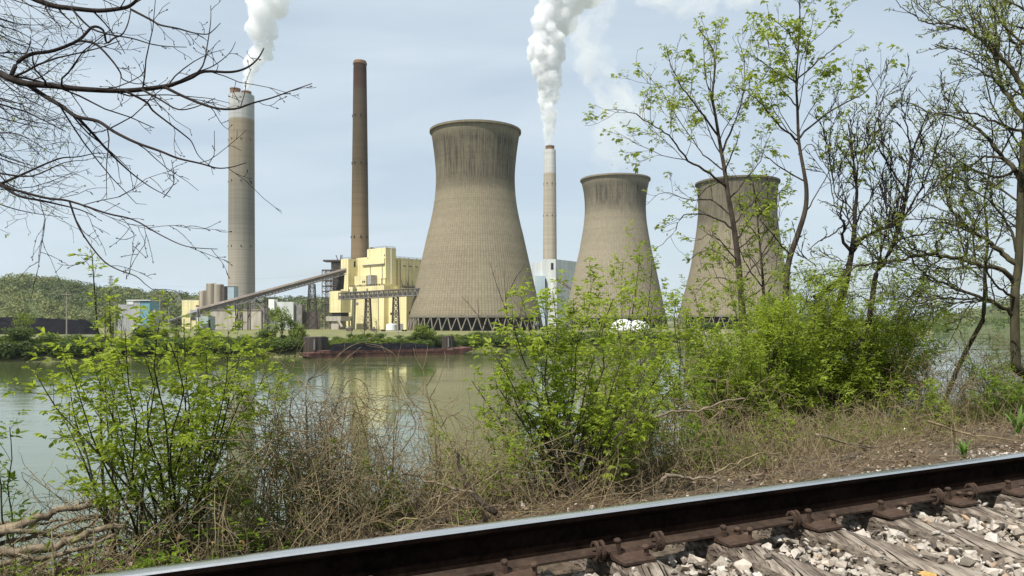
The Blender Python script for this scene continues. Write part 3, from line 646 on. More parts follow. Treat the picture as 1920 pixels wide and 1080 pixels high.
b.box((k.x, k.y, PG), 2.0, 6, zz(537, 521) - PG); b.build('elevator_shaft', M['steel'], t, o_)
bld('blue_building', 'narrow pale blue building between the silo and the thick stack', 'building', 540, [('wall', 423, 438.5, 537, 620, 0, 9, 'blue'), ('roof', 422.6, 439, 536.2, 536.9, -.3, 9.6, 'grey')])
bld('small_blue_shed', 'small pale blue shed under the conveyor foot', 'building', 462, [('wall', 374, 394, 593, 620, 0, 8, 'blue'), ('door', 391, 394.5, 600, 620, -.25, .2, 'dark')])
t = bld('concrete_bunker', 'long stained concrete bunker under the inclined conveyor', 'building', 510, [('wall', 395, 490, 582, 620, 0, 16, 'concrete'), ('end_wall', 490.1, 502, 577, 620, 1, 12, 'steel2'), ('parapet', 394.6, 490, 580.3, 581.9, -.4, 16.6, 'silo')])
b = MB()
for i in range(42):
    a = px(uni(440, 500), uni(562, 581), 514 + uni(0, 10)); c = a + V((uni(-5, 5), uni(-1, 1), uni(-3.5, 3.5))); b.bar(a, c, .28)
    a.z = zz(583, 514); b.bar(a, a + V((0, 0, uni(3, 7))), .3)
b.build('pipe_rack', M['steel2'], t, V(t.location))
bld('white_silo_house', 'tall white house behind the small trees right of the bunker', 'building', 515, [('wall', 503.5, 514, 561, 620, 0, 8, 'whitetank'), ('wall', 514.1, 550, 566, 620, 2, 8, 'white'), ('side_wall', 550.1, 566, 571, 620, 4, 9, 'steel2')])
b = MB()
t = thing('coal_yard_wall', 'dark wall of a yard under the A shaped conveyor trestle', 'wall', px(590, 620, 520)); b.hexa([*(px(x, 620, y) for x, y in ((566, 522), (601, 522), (601, 530), (566, 530))), *(px(x, 584, y) for x, y in ((566, 522), (600, 522), (600, 530), (566, 530)))]); b.build('wall_panel', M['steel'], t, V(t.location))
bld('white_boiler_house', 'pale grey boiler house between two cooling towers, below the thin stack', 'building', 760, [
    ('main_block', 1017, 1042, 486, 620, 0, 60, 'white'), ('wing_block', 1000, 1017.9, 492, 620, 6, 50, 'white'), ('low_block', 1004, 1022, 517, 620, -4, 9.7, 'blue'), ('stair_block', 1036, 1044, 525, 620, -2.5, 2.4, 'white'),
    ('window', 1033, 1037.5, 493, 505, -.4, .35, 'dark'), ('window', 1020.5, 1024.5, 523, 546, -.4, .35, 'dark')])
t = C.objects[-1].parent
b = MB(); a, c = px(1042.1, 600, 760), px(1084, 600, 795)
b.hexa([V((a.x, a.y, PG)), V((c.x, c.y, PG)), V((c.x - 10, c.y + 40, PG)), V((a.x - 1, a.y + 40, PG)), V((a.x, a.y, zz(486, 760))), V((c.x, c.y, zz(486, 760))), V((c.x - 10, c.y + 40, zz(486, 760))), V((a.x - 1, a.y + 40, zz(486, 760)))]); b.build('side_block', M['white'], t, V(t.location))
t = thing('coal_conveyor', 'short steel conveyor climbing to the pale grey boiler house', 'conveyor', px(1060, 620, 750)); truss(px(1045, 527, 752), px(1075, 548, 735), 5, 4, 8, 'truss', t, V(t.location)); gallery(px(1045, 527, 752), px(1075, 548, 735), 2, 3, 'gallery', t, V(t.location), 'steel')
for i, (x, y, r, Y, h) in enumerate(((734, 620, 3.2, 460, 3.8),)):
    t = thing('storage_tank', 'small white cylindrical tank at the foot of the boiler house', 'tank', px(x, y, Y)); b = MB(); b.lathe([(r, 0), (r, h), (r * .98, h + .15), (.02, h + .6)], n=36); b.build('tank_body', M['whitetank'], t)
    b = MB(); b.lathe([(r + .6, -.0), (r + .6, .5)], n=36); b.build('tank_base', M['concrete'], t)
for i, (x, r, lab) in enumerate(((1168, 7.5, 'white domed heap cover with a flat left side, behind the green bushes'), (1197, 7.0, 'white domed heap cover nearer the second cooling tower centre'))):
    t = thing('white_dome', lab, 'dome', px(x, 628, 430), 'white domes by the water'); t.location.z = PG; b = MB(); b.lathe([(r * math.cos(g), r * .92 * math.sin(g)) for g in [j * math.pi / 2 / 9 * .99 for j in range(10)]], n=30); b.build('cover', M['whitetank'], t, smooth=True)
    b = MB(); b.lathe([(r + .25, 0), (r + .25, .7)], n=30); b.build('kerb_ring', M['concrete'], t)
bld('flat_trailer', 'white flat bed trailer parked at the foot of the boiler house', 'trailer', 420, [('deck', 712, 764, 621.3, 622.6, 0, 3, 'whitetank'), ('chassis', 714, 762, 622.7, 624.0, .4, 2, 'dark')])
t = C.objects[-1].parent
for x in (716, 720, 755, 760):
    b = MB(); k = px(x, 620, 420); k.z = PG + .5; b.tube([k + V((0, -.1, 0)), k + V((0, 2.5, 0))], [.5, .5], 14); b.build('wheel', M['dark'], t, V(t.location))
for x, w, h, m, lab in ((655, 14, 3.2, 'steel', 'dark plant machinery beside the yellow transfer house'), (700, 9, 2.6, 'steel', 'dark machinery under the first bridge trestle'), (782, 10, 2.2, 'dark', 'dark equipment beside the slanted tower legs')):
    Y = 432; t = thing('plant_machine', lab, 'machine', px(x, 620, Y)); t.location.z = PG; b = MB(); b.box((0, 0, 0), w * .25, 2.4, h * .55); b.build('body', M[m], t); b = MB(); b.box((w * .05, 0, h * .55 + .002), w * .1, 1.8, h * .4); b.build('cab', M['steel2'], t); b = MB(); b.tube([V((-w * .08, 0, h * .55)), V((-w * .14, 0, h * 1.1))], [.16, .14], 8); b.build('exhaust', M['steel'], t)
# black coal heap
b = MB(); HP = [(-260, 599), (-120, 596), (20, 594.5), (70, 596), (120, 599.5), (143, 601), (150, 597.5), (160, 600), (176, 611), (186, 622)]
for x, y in HP:
    for k, (dy, f) in enumerate(((0, 0), (9, .55), (17, .97), (26, 1.0), (50, 1.0), (75, 0))):
        q = px(x, y, 330 + dy); z = PG + (q.z - PG) * f; b.v.append(V((q.x + uni(-.4, .4), q.y, z + (uni(-.35, .35) if f else -.3))))
for i in range(len(HP) - 1):
    for j in range(5): b.f.append((i * 6 + j, (i + 1) * 6 + j, (i + 1) * 6 + j + 1, i * 6 + j + 1))
tag(b.build('coal_heap', M['coal'], smooth=False), 'long black heap of coal in front of the wooded hill', 'coal heap')

# ------------------------------------------------------------------ poles, pylons, wires
def upole(x, ytop, ybot, Y, lab, arm=True):
    t = thing('utility_pole', lab, 'utility pole', px(x, ybot, Y), 'utility poles on the far bank'); h = (ybot - ytop) / F * Y
    b = MB(); b.tube([V((0, 0, -.6)), V((0, 0, h))], [.24, .15], 8); b.build('shaft', M['pole'], t)
    if arm:
        b = MB(); b.bar((-1.6, -.2, h - .9), (1.6, -.2, h - .9), .16); b.build('crossarm', M['pole'], t)
        for k in (-1.4, -.5, .5, 1.4):
            b = MB(); b.lathe([(.07, 0), (.1, .1), (.07, .26)], (k, -.2, h - .83), 8); b.build('insulator', M['steel'], t)
upole(125, 547, 632, 240, 'tall pole with crossarm standing before the black coal heap'); upole(300, 551, 612, 300, 'pole with crossarm right of the teal crusher house'); upole(317, 574, 612, 310, 'short bare pole near the yellow shed', False)
upole(216, 566, 660, 205, 'thin pale pole rising from the mooring cell at the left bank', False); upole(368, 592, 622, 300, 'thin short pole before the small blue shed', False); upole(746, 590, 630, 270, 'thin pole behind the coal barge', False)
def pylon(x, ytop, Y, lab, kind):
    base = px(x, 600, Y); base.z = PG if kind == 'vee' else PG + 28
    t = thing('power_pylon', lab, 'pylon', base, 'lattice pylons behind the plant'); h = zz(ytop, Y) - base.z; b = MB(); w = h * .11
    nseg = 9
    if kind == 'tall':
        for i in range(nseg):
            a, c = i / nseg, (i + 1) / nseg; wa, wc = w * (1 - a * .82), w * (1 - c * .82)
            for sx, sy in ((-1, -1), (1, -1), (1, 1), (-1, 1)):
                b.bar((sx * wa, sy * wa, a * h), (sx * wc, sy * wc, c * h), .3)
            b.bar((-wa, -wa, a * h), (wc, -wc, c * h), .2); b.bar((wa, -wa, a * h), (-wc, -wc, c * h), .2); b.bar((-wa, -wa, a * h), (-wc, wc, c * h), .2)
        b.build('mast', M['steel2'], t)
        for f in (.72, .84, .96):
            b = MB(); b.bar((-h * .13, 0, f * h), (h * .13, 0, f * h), .3); b.bar((-h * .13, 0, f * h), (0, 0, f * h + h * .04), .2); b.bar((h * .13, 0, f * h), (0, 0, f * h + h * .04), .2); b.build('crossarm', M['steel2'], t)
    else:
        for sx in (-1, 1):
            b = MB()
            for e in (-.7, .7):
                b.bar((0, e, h * .35), (sx * h * .42 + e, e * .5, h), .34); b.bar((e * .6, e, 0), (e * .6, e, h * .4), .3)
            for i in range(8): b.bar((sx * h * .42 * i / 8 - .5, -.6, h * (.35 + .65 * i / 8)), (sx * h * .42 * (i + 1) / 8 + .5, .5, h * (.35 + .65 * (i + 1) / 8)), .2)
            b.build('arm', M['steel2'], t)
        b = MB(); b.bar((-h * .5, 0, h * .72), (h * .5, 0, h * .72), .36); b.bar((-h * .32, 0, h * .64), (h * .32, 0, h * .64), .3)
        for i in range(8): b.bar((-h * .32 + h * .08 * i, 0, h * .64), (-h * .32 + h * .08 * (i + 1), 0, h * .72), .2)
        for k in (-.5, -.3, .3, .5): b.bar((k * h, 0, h * .72), (k * h, 0, h * .64), .4)
        b.build('crossarm', M['steel2'], t)
pylon(208, 517, 860, 'lattice pylon with stacked crossarms on top of the wooded hill', 'tall'); pylon(357, 543, 640, 'wide vee shaped pylon behind the yellow shed', 'vee')
def wire(pts, sag, r, lab):
    b = MB()
    for p, q in zip(pts, pts[1:]):
        b.tube([p.lerp(q, i / 14) - V((0, 0, sag * 4 * (i / 14) * (1 - i / 14))) for i in range(15)], [r] * 15, 3)
    tag(b.build('power_line', M['steel2']), lab, 'power line', 'power lines')
wire([px(357, 549, 640), px(620, 531, 760), px(700, 520, 820)], 2, .055, 'power line sagging from the vee shaped pylon to behind the boiler house')
wire([px(-40, 540, 900), px(208, 526, 860), px(430, 537, 800)], 3, .055, 'power line strung over the hill pylon toward the thick stack')
wire([px(478, 523, 805), px(660, 500, 760)], 2.5, .05, 'upper power line between the thick stack and the boiler house')

# ------------------------------------------------------------------ mooring cells and the barge
def cell(x0, x1, ytop, ybot, Y, lab):
    c = px((x0 + x1) / 2, ybot, Y); r = (x1 - x0) / 2 / F * Y; c.y += r; h = zz(ytop, Y); n = 44
    t = thing('mooring_cell', lab, 'mooring cell', (c.x, c.y, 0), 'sheet pile mooring cells at the far bank'); b = MB()
    P = [((r + (.16 if (k // 2) % 2 else -.05)) * math.cos(6.2832 * k / n), (r + (.16 if (k // 2) % 2 else -.05)) * math.sin(6.2832 * k / n)) for k in range(n)]
    b.prism(P, -1.5, h); b.build('sheet_piles', M['pile'], t)
    b = MB(); b.lathe([(r - .2, h + .003), (r - .2, h + .2)], n=36); b.build('cap', M['steel'], t)
    b = MB(); b.bar((r * .2, -r - .3, h * .35), (r * .2, -r - .3, h * .92), .32); b.build('ladder', M['steel2'], t)
cell(563.5, 608, 633, 668, 222, 'wide rusty sheet pile cell left of the coal barge'); cell(828, 850, 631, 655, 252, 'narrow rusty sheet pile cell at the right end of the coal barge'); cell(200, 221, 648, 674, 204, 'rusty sheet pile cell below the coal heap bank, behind the tall sapling')
pa, pb = px(583, 672.5, 0), None
pa = V(((583 - 960) / F * 212.4, 212.4, 0)); pb = V(((884 - 960) / F * 240, 240, 0))
bd = (pb - pa); L = bd.length; bx_ = bd.normalized(); by_ = V((-bx_.y, bx_.x, 0)); bw = 8.0
bg = thing('coal_barge', 'long rusty red barge heaped with black coal, moored at the far bank', 'barge', pa); ob = pa
b = MB(); hh = 1.55
def bq(a, c, z): return pa + bx_ * a + by_ * c + V((0, 0, z))
sec = [(-.5, .5, 1.5), (.8, -.5, 1.55), (L * .4, -.5, 1.5), (L * .86, -.5, 1.6), (L * .95, .35, 1.95), (L + .3, 1.25, 2.3)]
for a, zb_, zt in sec: b.v += [bq(a, 0, zb_), bq(a, bw, zb_), bq(a, bw, zt), bq(a, 0, zt)]
for i in range(len(sec) - 1):
    for k in range(4): b.f.append((i * 4 + k, i * 4 + (k + 1) % 4, i * 4 + 4 + (k + 1) % 4, i * 4 + 4 + k))
b.f.append((3, 2, 1, 0)); b.f.append(tuple(len(b.v) - 4 + k for k in range(4)))
b.build('hull', M['hull'], bg, ob)
b = MB()
for c in (-.08, bw + .02): b.hexa([bq(2, c, 1.1), bq(L * .86, c, 1.1), bq(L * .86, c + .06, 1.1), bq(2, c + .06, 1.1), bq(2, c, 1.3), bq(L * .86, c, 1.3), bq(L * .86, c + .06, 1.3), bq(2, c + .06, 1.3)])
b.build('rub_rail', M['hull'], bg, ob)
b = MB()
b.hexa([bq(4, .9, 1.51), bq(L * .84, .9, 1.51), bq(L * .84, bw - .9, 1.51), bq(4, bw - .9, 1.51), bq(4, .9, 2.05), bq(L * .84, .9, 2.05), bq(L * .84, bw - .9, 2.05), bq(4, bw - .9, 2.05)]); b.build('coaming', M['hull'], bg, ob)
for a in (1.5, 3, L * .3, L * .6, L * .88, L * .92):
    b = MB(); b.lathe([(.16, 0), (.13, .35), (.2, .38), (.2, .5)], (0, 0, 0), 10); 
    for v in b.v: v += bq(a, .5, 1.5 if a < L * .8 else 1.75) - pa
    b.build('bollard', M['hull'], bg)
b = MB()
for i in range(70):
    a = uni(.5, L * .97); b.box(bq(a, uni(.1, .7), 1.5 if a < L * .86 else 1.7), uni(.2, .9), .3, uni(.1, .5), uni(0, 3))
b.build('deck_fittings', M['hull'], bg, ob)
b = MB(); ns = 60
for i in range(ns + 1):
    u = i / ns; a = 6.5 + (L * .82 - 6.5) * u; e = min(1, u / .06, (1 - u) / .22); hgt = 2.06 + 2.05 * e ** .8 * (1 - .28 * u) + .18 * math.sin(i * .9) * e
    for c, f in ((1.0, 0), (2.2, .7), (3.6, 1.0), (5.2, 1.0), (bw - 1, 0)): b.v.append(bq(a, c, 2.05 + (hgt - 2.05) * f + uni(-.06, .06)))
for i in range(ns):
    for j in range(4): b.f.append((i * 5 + j, (i + 1) * 5 + j, (i + 1) * 5 + j + 1, i * 5 + j + 1))
b.build('coal_load', M['coal'], bg, ob)
# ------------------------------------------------------------------ the track
def rail(s0, name, label, t0, t1):
    prof = [(-.0365, 0), (-.0365, -.028), (-.030, -.040), (-.0095, -.052), (-.0085, -.150), (-.020, -.163), (-.076, -.177), (-.076, -.187),
            (.076, -.187), (.076, -.177), (.020, -.163), (.0085, -.150), (.0095, -.052), (.030, -.040), (.0365, -.028), (.0365, 0)]
    top = [(-.0365, -.010), (-.033, -.0035), (-.025, -.0005), (0, .001), (.025, -.0005), (.033, -.0035), (.0365, -.010)]
    t = thing(name, label, 'rail', tr((t0 + t1) / 2, s0, RT)); og = V(t.location)
    lo = [p for p in prof if p[1] < 0]
    lo = [(-.0365, -.0102), *[p for p in prof[1:-1]], (.0365, -.0102)]
    foot = [(-.0205, -.1624), (-.0763, -.1766), (-.0763, -.1868), (-.0765, -.1868), (-.0765, -.1764), (-.0205, -.1621)]
    for nm, pf, m in (('rail_body', lo, M['rail_shade_rust']), ('rail_foot', foot, M['railfoot']), ('running_surface', top, M['railtop'])):
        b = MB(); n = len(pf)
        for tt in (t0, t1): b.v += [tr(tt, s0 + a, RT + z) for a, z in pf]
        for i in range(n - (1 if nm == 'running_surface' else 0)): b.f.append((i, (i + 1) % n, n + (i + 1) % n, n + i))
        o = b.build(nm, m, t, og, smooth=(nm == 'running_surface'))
    return t
RS = 2.9
r1 = rail(RS, 'rail', 'dark rusty steel rail with a bright polished top crossing the scene', -14, 60)
rail(RS - 1.51, 'rail', 'second steel rail of the track, on the photographer side', -14, 60)
TIES = [(1.41 + .58 * i + uni(-.03, .03)) for i in range(-6, 16)]
tie_lab = ['weathered grey wooden tie'] * 30
def tie(t, lab):
    o = thing('railway_tie', lab, 'railway tie', tr(t, 2.145, RB - .02), 'wooden ties of the railway'); og = V(o.location)
    b = MB(); L, w, h = 2.6, .225, .17; nx, ny = 40, 5; z0 = RB - .022; sk = uni(-.02, .02)
    def top(i, j):
        x = -L / 2 + L * i / nx; y = -w / 2 + w * j / ny; e = (.012 if j in (0, ny) else 0)
        return tr(t + y * (1 + .04 * noise.noise(V((x * 3, t * 9, j)))) + sk * x + .012 * noise.noise(V((x * 5, t, j > 2))), 2.145 + x, z0 - e + .010 * noise.noise(V((x * 4, y * 22, t * 3))) - .006)
    for i in range(nx + 1):
        for j in range(ny + 1): b.v.append(top(i, j))
    for i in range(nx):
        for j in range(ny): b.f.append((i * (ny + 1) + j, (i + 1) * (ny + 1) + j, (i + 1) * (ny + 1) + j + 1, i * (ny + 1) + j + 1))
    for j in (0, ny):
        k = len(b.v)
        for i in range(nx + 1): q = top(i, j); b.v += [q, q - V((0, 0, h))]
        for i in range(nx): b.f.append((k + 2 * i, k + 2 * i + 1, k + 2 * i + 3, k + 2 * i + 2))
    for i in (0, nx):
        k = len(b.v)
        for j in range(ny + 1): q = top(i, j); b.v += [q, q - V((0, 0, h))]
        for j in range(ny): b.f.append((k + 2 * j, k + 2 * j + 1, k + 2 * j + 3, k + 2 * j + 2))
    b.build('tie_beam', M['wood'], o, og)
    return o
def lh(pts):                              # local (along, across, up) to world offset
    return [U * a + N * c + V((0, 0, z)) for a, c, z in pts]
def spike(root, og, p, hgt, yaw):
    b = MB(); ca, sa = math.cos(yaw), math.sin(yaw)
    def q(a, c, z): return p + U * (a * ca - c * sa) + N * (a * sa + c * ca) + V((0, 0, z))
    b.hexa([q(x, y, -.02) for x, y in ((-.008, -.008), (.008, -.008), (.008, .008), (-.008, .008))] + [q(x, y, hgt) for x, y in ((-.008, -.008), (.008, -.008), (.008, .008), (-.008, .008))])
    ring = [((.0165) * math.cos(g), .006 + .0165 * math.sin(g) * 1.15) for g in [6.2832 * k / 10 for k in range(10)]]
    k = len(b.v)
    for f, z in ((.55, hgt - .006), (1, hgt + .003), (1, hgt + .010), (.6, hgt + .017)): b.v += [q(x * f, y * f, z) for x, y in ring]
    for i in range(3):
        for j in range(10): b.f.append((k + i * 10 + j, k + i * 10 + (j + 1) % 10, k + i * 10 + 10 + (j + 1) % 10, k + i * 10 + 10 + j))
    b.f.append(tuple(k + 30 + j for j in range(10))); b.f.append(tuple(k + j for j in range(10))[::-1])
    b.build('spike', M['plate'], root, og)
def plate(t, lab, k):
    o = thing('tie_plate', lab, 'tie plate', tr(t, RS, RB - .02), 'rusty tie plates under the rail'); og = V(o.location)
    b = MB(); w = .089; z0, z1 = RB - .021, RB - .001
    pts = [(-.19, z1 - .008), (-.086, z1 + .002), (-.083, z1 + .010), (-.0775, z1 + .010), (-.0772, z1), (.0772, z1), (.0775, z1 + .010), (.083, z1 + .010), (.086, z1 + .002), (.19, z1 - .008)]
    n = len(pts)
    tws = [-w, -w * .92, w * .92, w]
    for i, tw in enumerate(tws):
        cut = .012 if i in (0, 3) else 0
        b.v += [tr(t + tw, RS + max(-.19 + cut, min(.19 - cut, a)), z - (.002 if i in (0, 3) else 0)) for a, z in pts] + [tr(t + tw, RS + .19 - cut, z0), tr(t + tw, RS - .19 + cut, z0)]
    m_ = n + 2
    for i in range(3):
        for j in range(m_): b.f.append((i * m_ + j, i * m_ + (j + 1) % m_, (i + 1) * m_ + (j + 1) % m_, (i + 1) * m_ + j))
    b.f.append(tuple(range(m_))[::-1]); b.f.append(tuple(3 * m_ + j for j in range(m_)))
    b.build('plate_body', M['plate'], o, og)
    hb = MB()
    for a, c in ((.052, -.108), (-.055, -.155)):
        hb.hexa([tr(t + a + x, RS + c + y, RB - .0075) for x, y in ((-.011, -.011), (.011, -.011), (.011, .011), (-.011, .011))] + [tr(t + a + x, RS + c + y, z1 + .0005 - (.0055 if c < -.12 else .0015)) for x, y in ((-.011, -.011), (.011, -.011), (.011, .011), (-.011, .011))])
        hb.build('spike_hole', M['dark'], o, og); hb = MB()
    sp = [(-.058, -.092, .055, .05), (.055, -.150, .030, 1.6)] if k % 2 else [(-.045, -.092, .040, -.1), (.062, -.155, .034, 2.2)]
    if k % 3 == 2: sp.append((.045, -.092, .02, .1))
    for a, c, h, y in sp: spike(o, og, tr(t + a, RS + c, RB), h, y)
    spike(o, og, tr(t + .05, RS + .092, RB), .02, math.pi)
    return o
def anchor(t):
    b = MB(); prof = []
    for g in range(0, 11):                # hook over the flange edge and round under the foot
        a = R(150 - 33 * g); prof.append((-.080 + .034 * math.cos(a) * .9 - .004, -.170 + .034 * math.sin(a) * 1.15))
    prof = [(-.052, -.142), (-.066, -.118)] + [( -.080 - .036 * math.sin(R(g)), -.160 + .047 * math.cos(R(g))) for g in (0, 20, 40, 60, 80, 100, 120, 140, 160)] + [(-.07, -.202), (.02, -.200)]
    n = len(prof); wd = .016; th = .011
    nr = []
    for i in range(n):
        d = V(prof[min(i + 1, n - 1)]) - V(prof[max(i - 1, 0)]); d.normalize(); nr.append(V((-d.y, d.x)))
    for i, (a, z) in enumerate(prof):
        for sx, sn in ((-1, 0), (1, 0), (1, 1), (-1, 1)):
            b.v.append(tr(t + sx * wd / 2, RS + a - nr[i].x * th * sn * -1, RT + z + nr[i].y * th * sn))
    for i in range(n - 1):
        for k in range(4): b.f.append((i * 4 + k, i * 4 + (k + 1) % 4, i * 4 + 4 + (k + 1) % 4, i * 4 + 4 + k))
    b.f.append((0, 1, 2, 3)); b.f.append(tuple((n - 1) * 4 + k for k in (3, 2, 1, 0)))
    b.build('rail_anchor', M['plate'], r1, V(r1.location))
ordn = ['first', 'second', 'third', 'fourth', 'fifth', 'sixth', 'seventh', 'eighth', 'ninth', 'tenth', 'eleventh', 'twelfth', 'thirteenth', 'fourteenth', 'fifteenth', 'sixteenth', 'seventeenth', 'eighteenth', 'nineteenth', 'twentieth', *[f'{k}th' for k in range(21, 60)]]
for i, t in enumerate(TIES):
    vis = i - 5                           # 1 = the leftmost plate in the photo
    if 1 <= vis <= 9:
        if vis == 1: tl = 'cracked wooden tie at the bottom corner, under the leftmost rusty plate'
        elif vis == 3: tl = 'long weathered grey tie under the third tie plate, with a dark knot hole'
        else: tl = f'weathered grey wooden tie under the {ordn[vis - 1]} tie plate from the left'
        pl = f'rusty brown tie plate with spikes, {ordn[vis - 1]} from the left along the rail'
    else:
        tl, pl = 'wooden tie of the track beyond the frame', 'tie plate under the rail beyond the frame'
    tie(t, tl); plate(t, pl, i)
    if vis in (2, 4, 6, 8): anchor(t - .175); anchor(t - .145)
    if vis in (2, 6, 9): anchor(t + .15); anchor(t + .18)

# ballast: angular stones, one object
def rock_shape(k):
    pts = []
    b2 = [V((random.gauss(0, 1), random.gauss(0, 1), random.gauss(0, 1))).normalized() for _ in range(11)]
    import bmesh
    bm = bmesh.new(); s = (1, uni(.62, .9), uni(.5, .75))
    for d in b2: bm.verts.new((d.x * s[0] * uni(.8, 1.1), d.y * s[1] * uni(.8, 1.1), d.z * s[2] * uni(.8, 1.1)))
    bmesh.ops.convex_hull(bm, input=bm.verts[:])
    for v in [v for v in bm.verts if not v.link_faces]: bm.verts.remove(v)
    bm.verts.index_update(); bm.verts.ensure_lookup_table()
    r = ([v.co.copy() for v in bm.verts], [tuple(v.index for v in f.verts) for f in bm.faces]); bm.free(); return r
ROCKS = [rock_shape(k) for k in range(26)]
def put_rock(b, p, s):
    vs, fs = random.choice(ROCKS); m = Matrix.Rotation(uni(0, 6.28), 3, 'Z') @ Matrix.Rotation(uni(-.5, .5), 3, 'X') @ Matrix.Rotation(uni(-.5, .5), 3, 'Y'); k = len(b.v)
    b.v += [p + (m @ v) * s for v in vs]; b.f += [tuple(i + k for i in f) for f in fs]
b = MB()
def in_tie(t): return min(abs(t - q) for q in TIES) < .135
for _ in range(26000):
    t = uni(.2, 8.5) if rnd() < .85 else uni(-3, 14); s = uni(.75, 2.84)
    if in_tie(t) and rnd() > .03: continue
    if s > RS - .2 and in_tie(t + .03): continue
    if s > 2.72: s += .12 * rnd()
    sz = random.choice((.008, .010, .012, .014, .018, .022, .028, .034, .040, .046)) * uni(.8, 1.15)
    zb = RB - .112 + uni(0, .066) - (0.03 if s > 2.74 else 0)
    if in_tie(t): zb = RB - .016
    put_rock(b, tr(t, s, zb), sz)
for _ in range(14000):                     # far shoulder, stones sinking into the litter
    t = uni(-2, 20); s = 3.4 + abs(random.gauss(0, .9))
    if s > brow(t) + .8: continue
    if s > 3.95 + .10 * t + .7 * nz2(t, s, .7) and rnd() < .88: continue
    sz = random.choice((.012, .016, .02, .024, .03)) * uni(.7, 1.1)
    put_rock(b, gpt(t, s) + V((0, 0, sz * .5)), sz)
tag(b.build('ballast_gravel', M['stone']), 'pale angular crushed stone ballast around the ties and rail', 'ballast', kind='stuff')
# a dry yellow leaf lying on the stones
p = px(1747, 1010, 3.05); p = tr(p.dot(U), p.dot(N), RB + .005)
b = MB()
for a in (-1.2, -.6, 0, .6, 1.2): b.leaf(p, (U * math.sin(a) + N * math.cos(a) + V((0, 0, .25))).normalized(), V((.1, -.3, 1)).normalized(), .062 - .012 * abs(a), .03)
b.tube([p, p - N * .05 + V((0, 0, .01))], [.0015, .001], 4)
tag(b.build('dead_leaf', M['deadyellow']), 'curled yellow dead leaf lying on the ballast between two ties', 'leaf')

# ------------------------------------------------------------------ plant growing
def rv(s=1.0): return V((random.gauss(0, s), random.gauss(0, s), random.gauss(0, s)))
def walk(p, d, L, n, wob=.15, up=0.0, droop=0.0):
    pts = [V(p)]; d = V(d).normalized()
    for i in range(n):
        d = d + rv(wob) + V((0, 0, up - droop * i / n)); d.normalize(); pts.append(pts[-1] + d * (L / n))
    return pts
def spl(pts, k=4):                        # smooth a traced line
    o = []
    for i in range(len(pts) - 1):
        p0, p1, p2, p3 = pts[max(i - 1, 0)], pts[i], pts[i + 1], pts[min(i + 2, len(pts) - 1)]
        for s in range(k):
            u = s / k; o.append(0.5 * (2 * p1 + (p2 - p0) * u + (2 * p0 - 5 * p1 + 4 * p2 - p3) * u * u + (3 * p1 - p0 - 3 * p2 + p3) * u ** 3))
    o.append(pts[-1]); return o
def bud(b, p, d, s):
    b.tube([p, p + d * s * 1.2, p + d * s * 2.6], [s * .45, s * .62, s * .12], 4)
def side_dir(d, ang):
    a = d.orthogonal().normalized(); a.rotate(Matrix.Rotation(rnd() * 6.2832, 3, d)); return (d * math.cos(ang) + a * math.sin(ang)).normalized()
def compound(lb, p, d, s, n=5, droop=.5, pet=1.0):
    d = (d + V((0, 0, .15))).normalized(); L = s * pet; q = p + d * L
    a = d.cross(V((0, 0, 1)));
    if a.length < .1: a = V((1, 0, 0))
    a.normalize()
    nr0 = V((random.gauss(0, .6), random.gauss(0, .6), 1)).normalized(); s = s * uni(.5, 1.25)
    for k in range(n):
        f = (k - (n - 1) / 2) / max(1, (n - 1) / 2); dd = (d * (1.0 - .45 * abs(f)) + a * (f * .95) - V((0, 0, droop * uni(.5, 1.3)))).normalized()
        lb.leaf(q - d * (L * .35 * abs(f)), dd, nr0, s * uni(.8, 1.15) * (1.1 - .25 * abs(f)), s * uni(.38, .52))
class Prm:
    def __init__(s, **k):
        s.__dict__.update(dict(dens=3.0, ang=.75, ratio=.5, wob=.12, up=.05, sub=2, tip=.35, leafn=0, leafs=.06, leafk=5, buds=0.0, minr=.0015, nsub=5, droop=.5, first=.2, leafstep=.12, thin=1.0, fm=1.6)); s.__dict__.update(k)
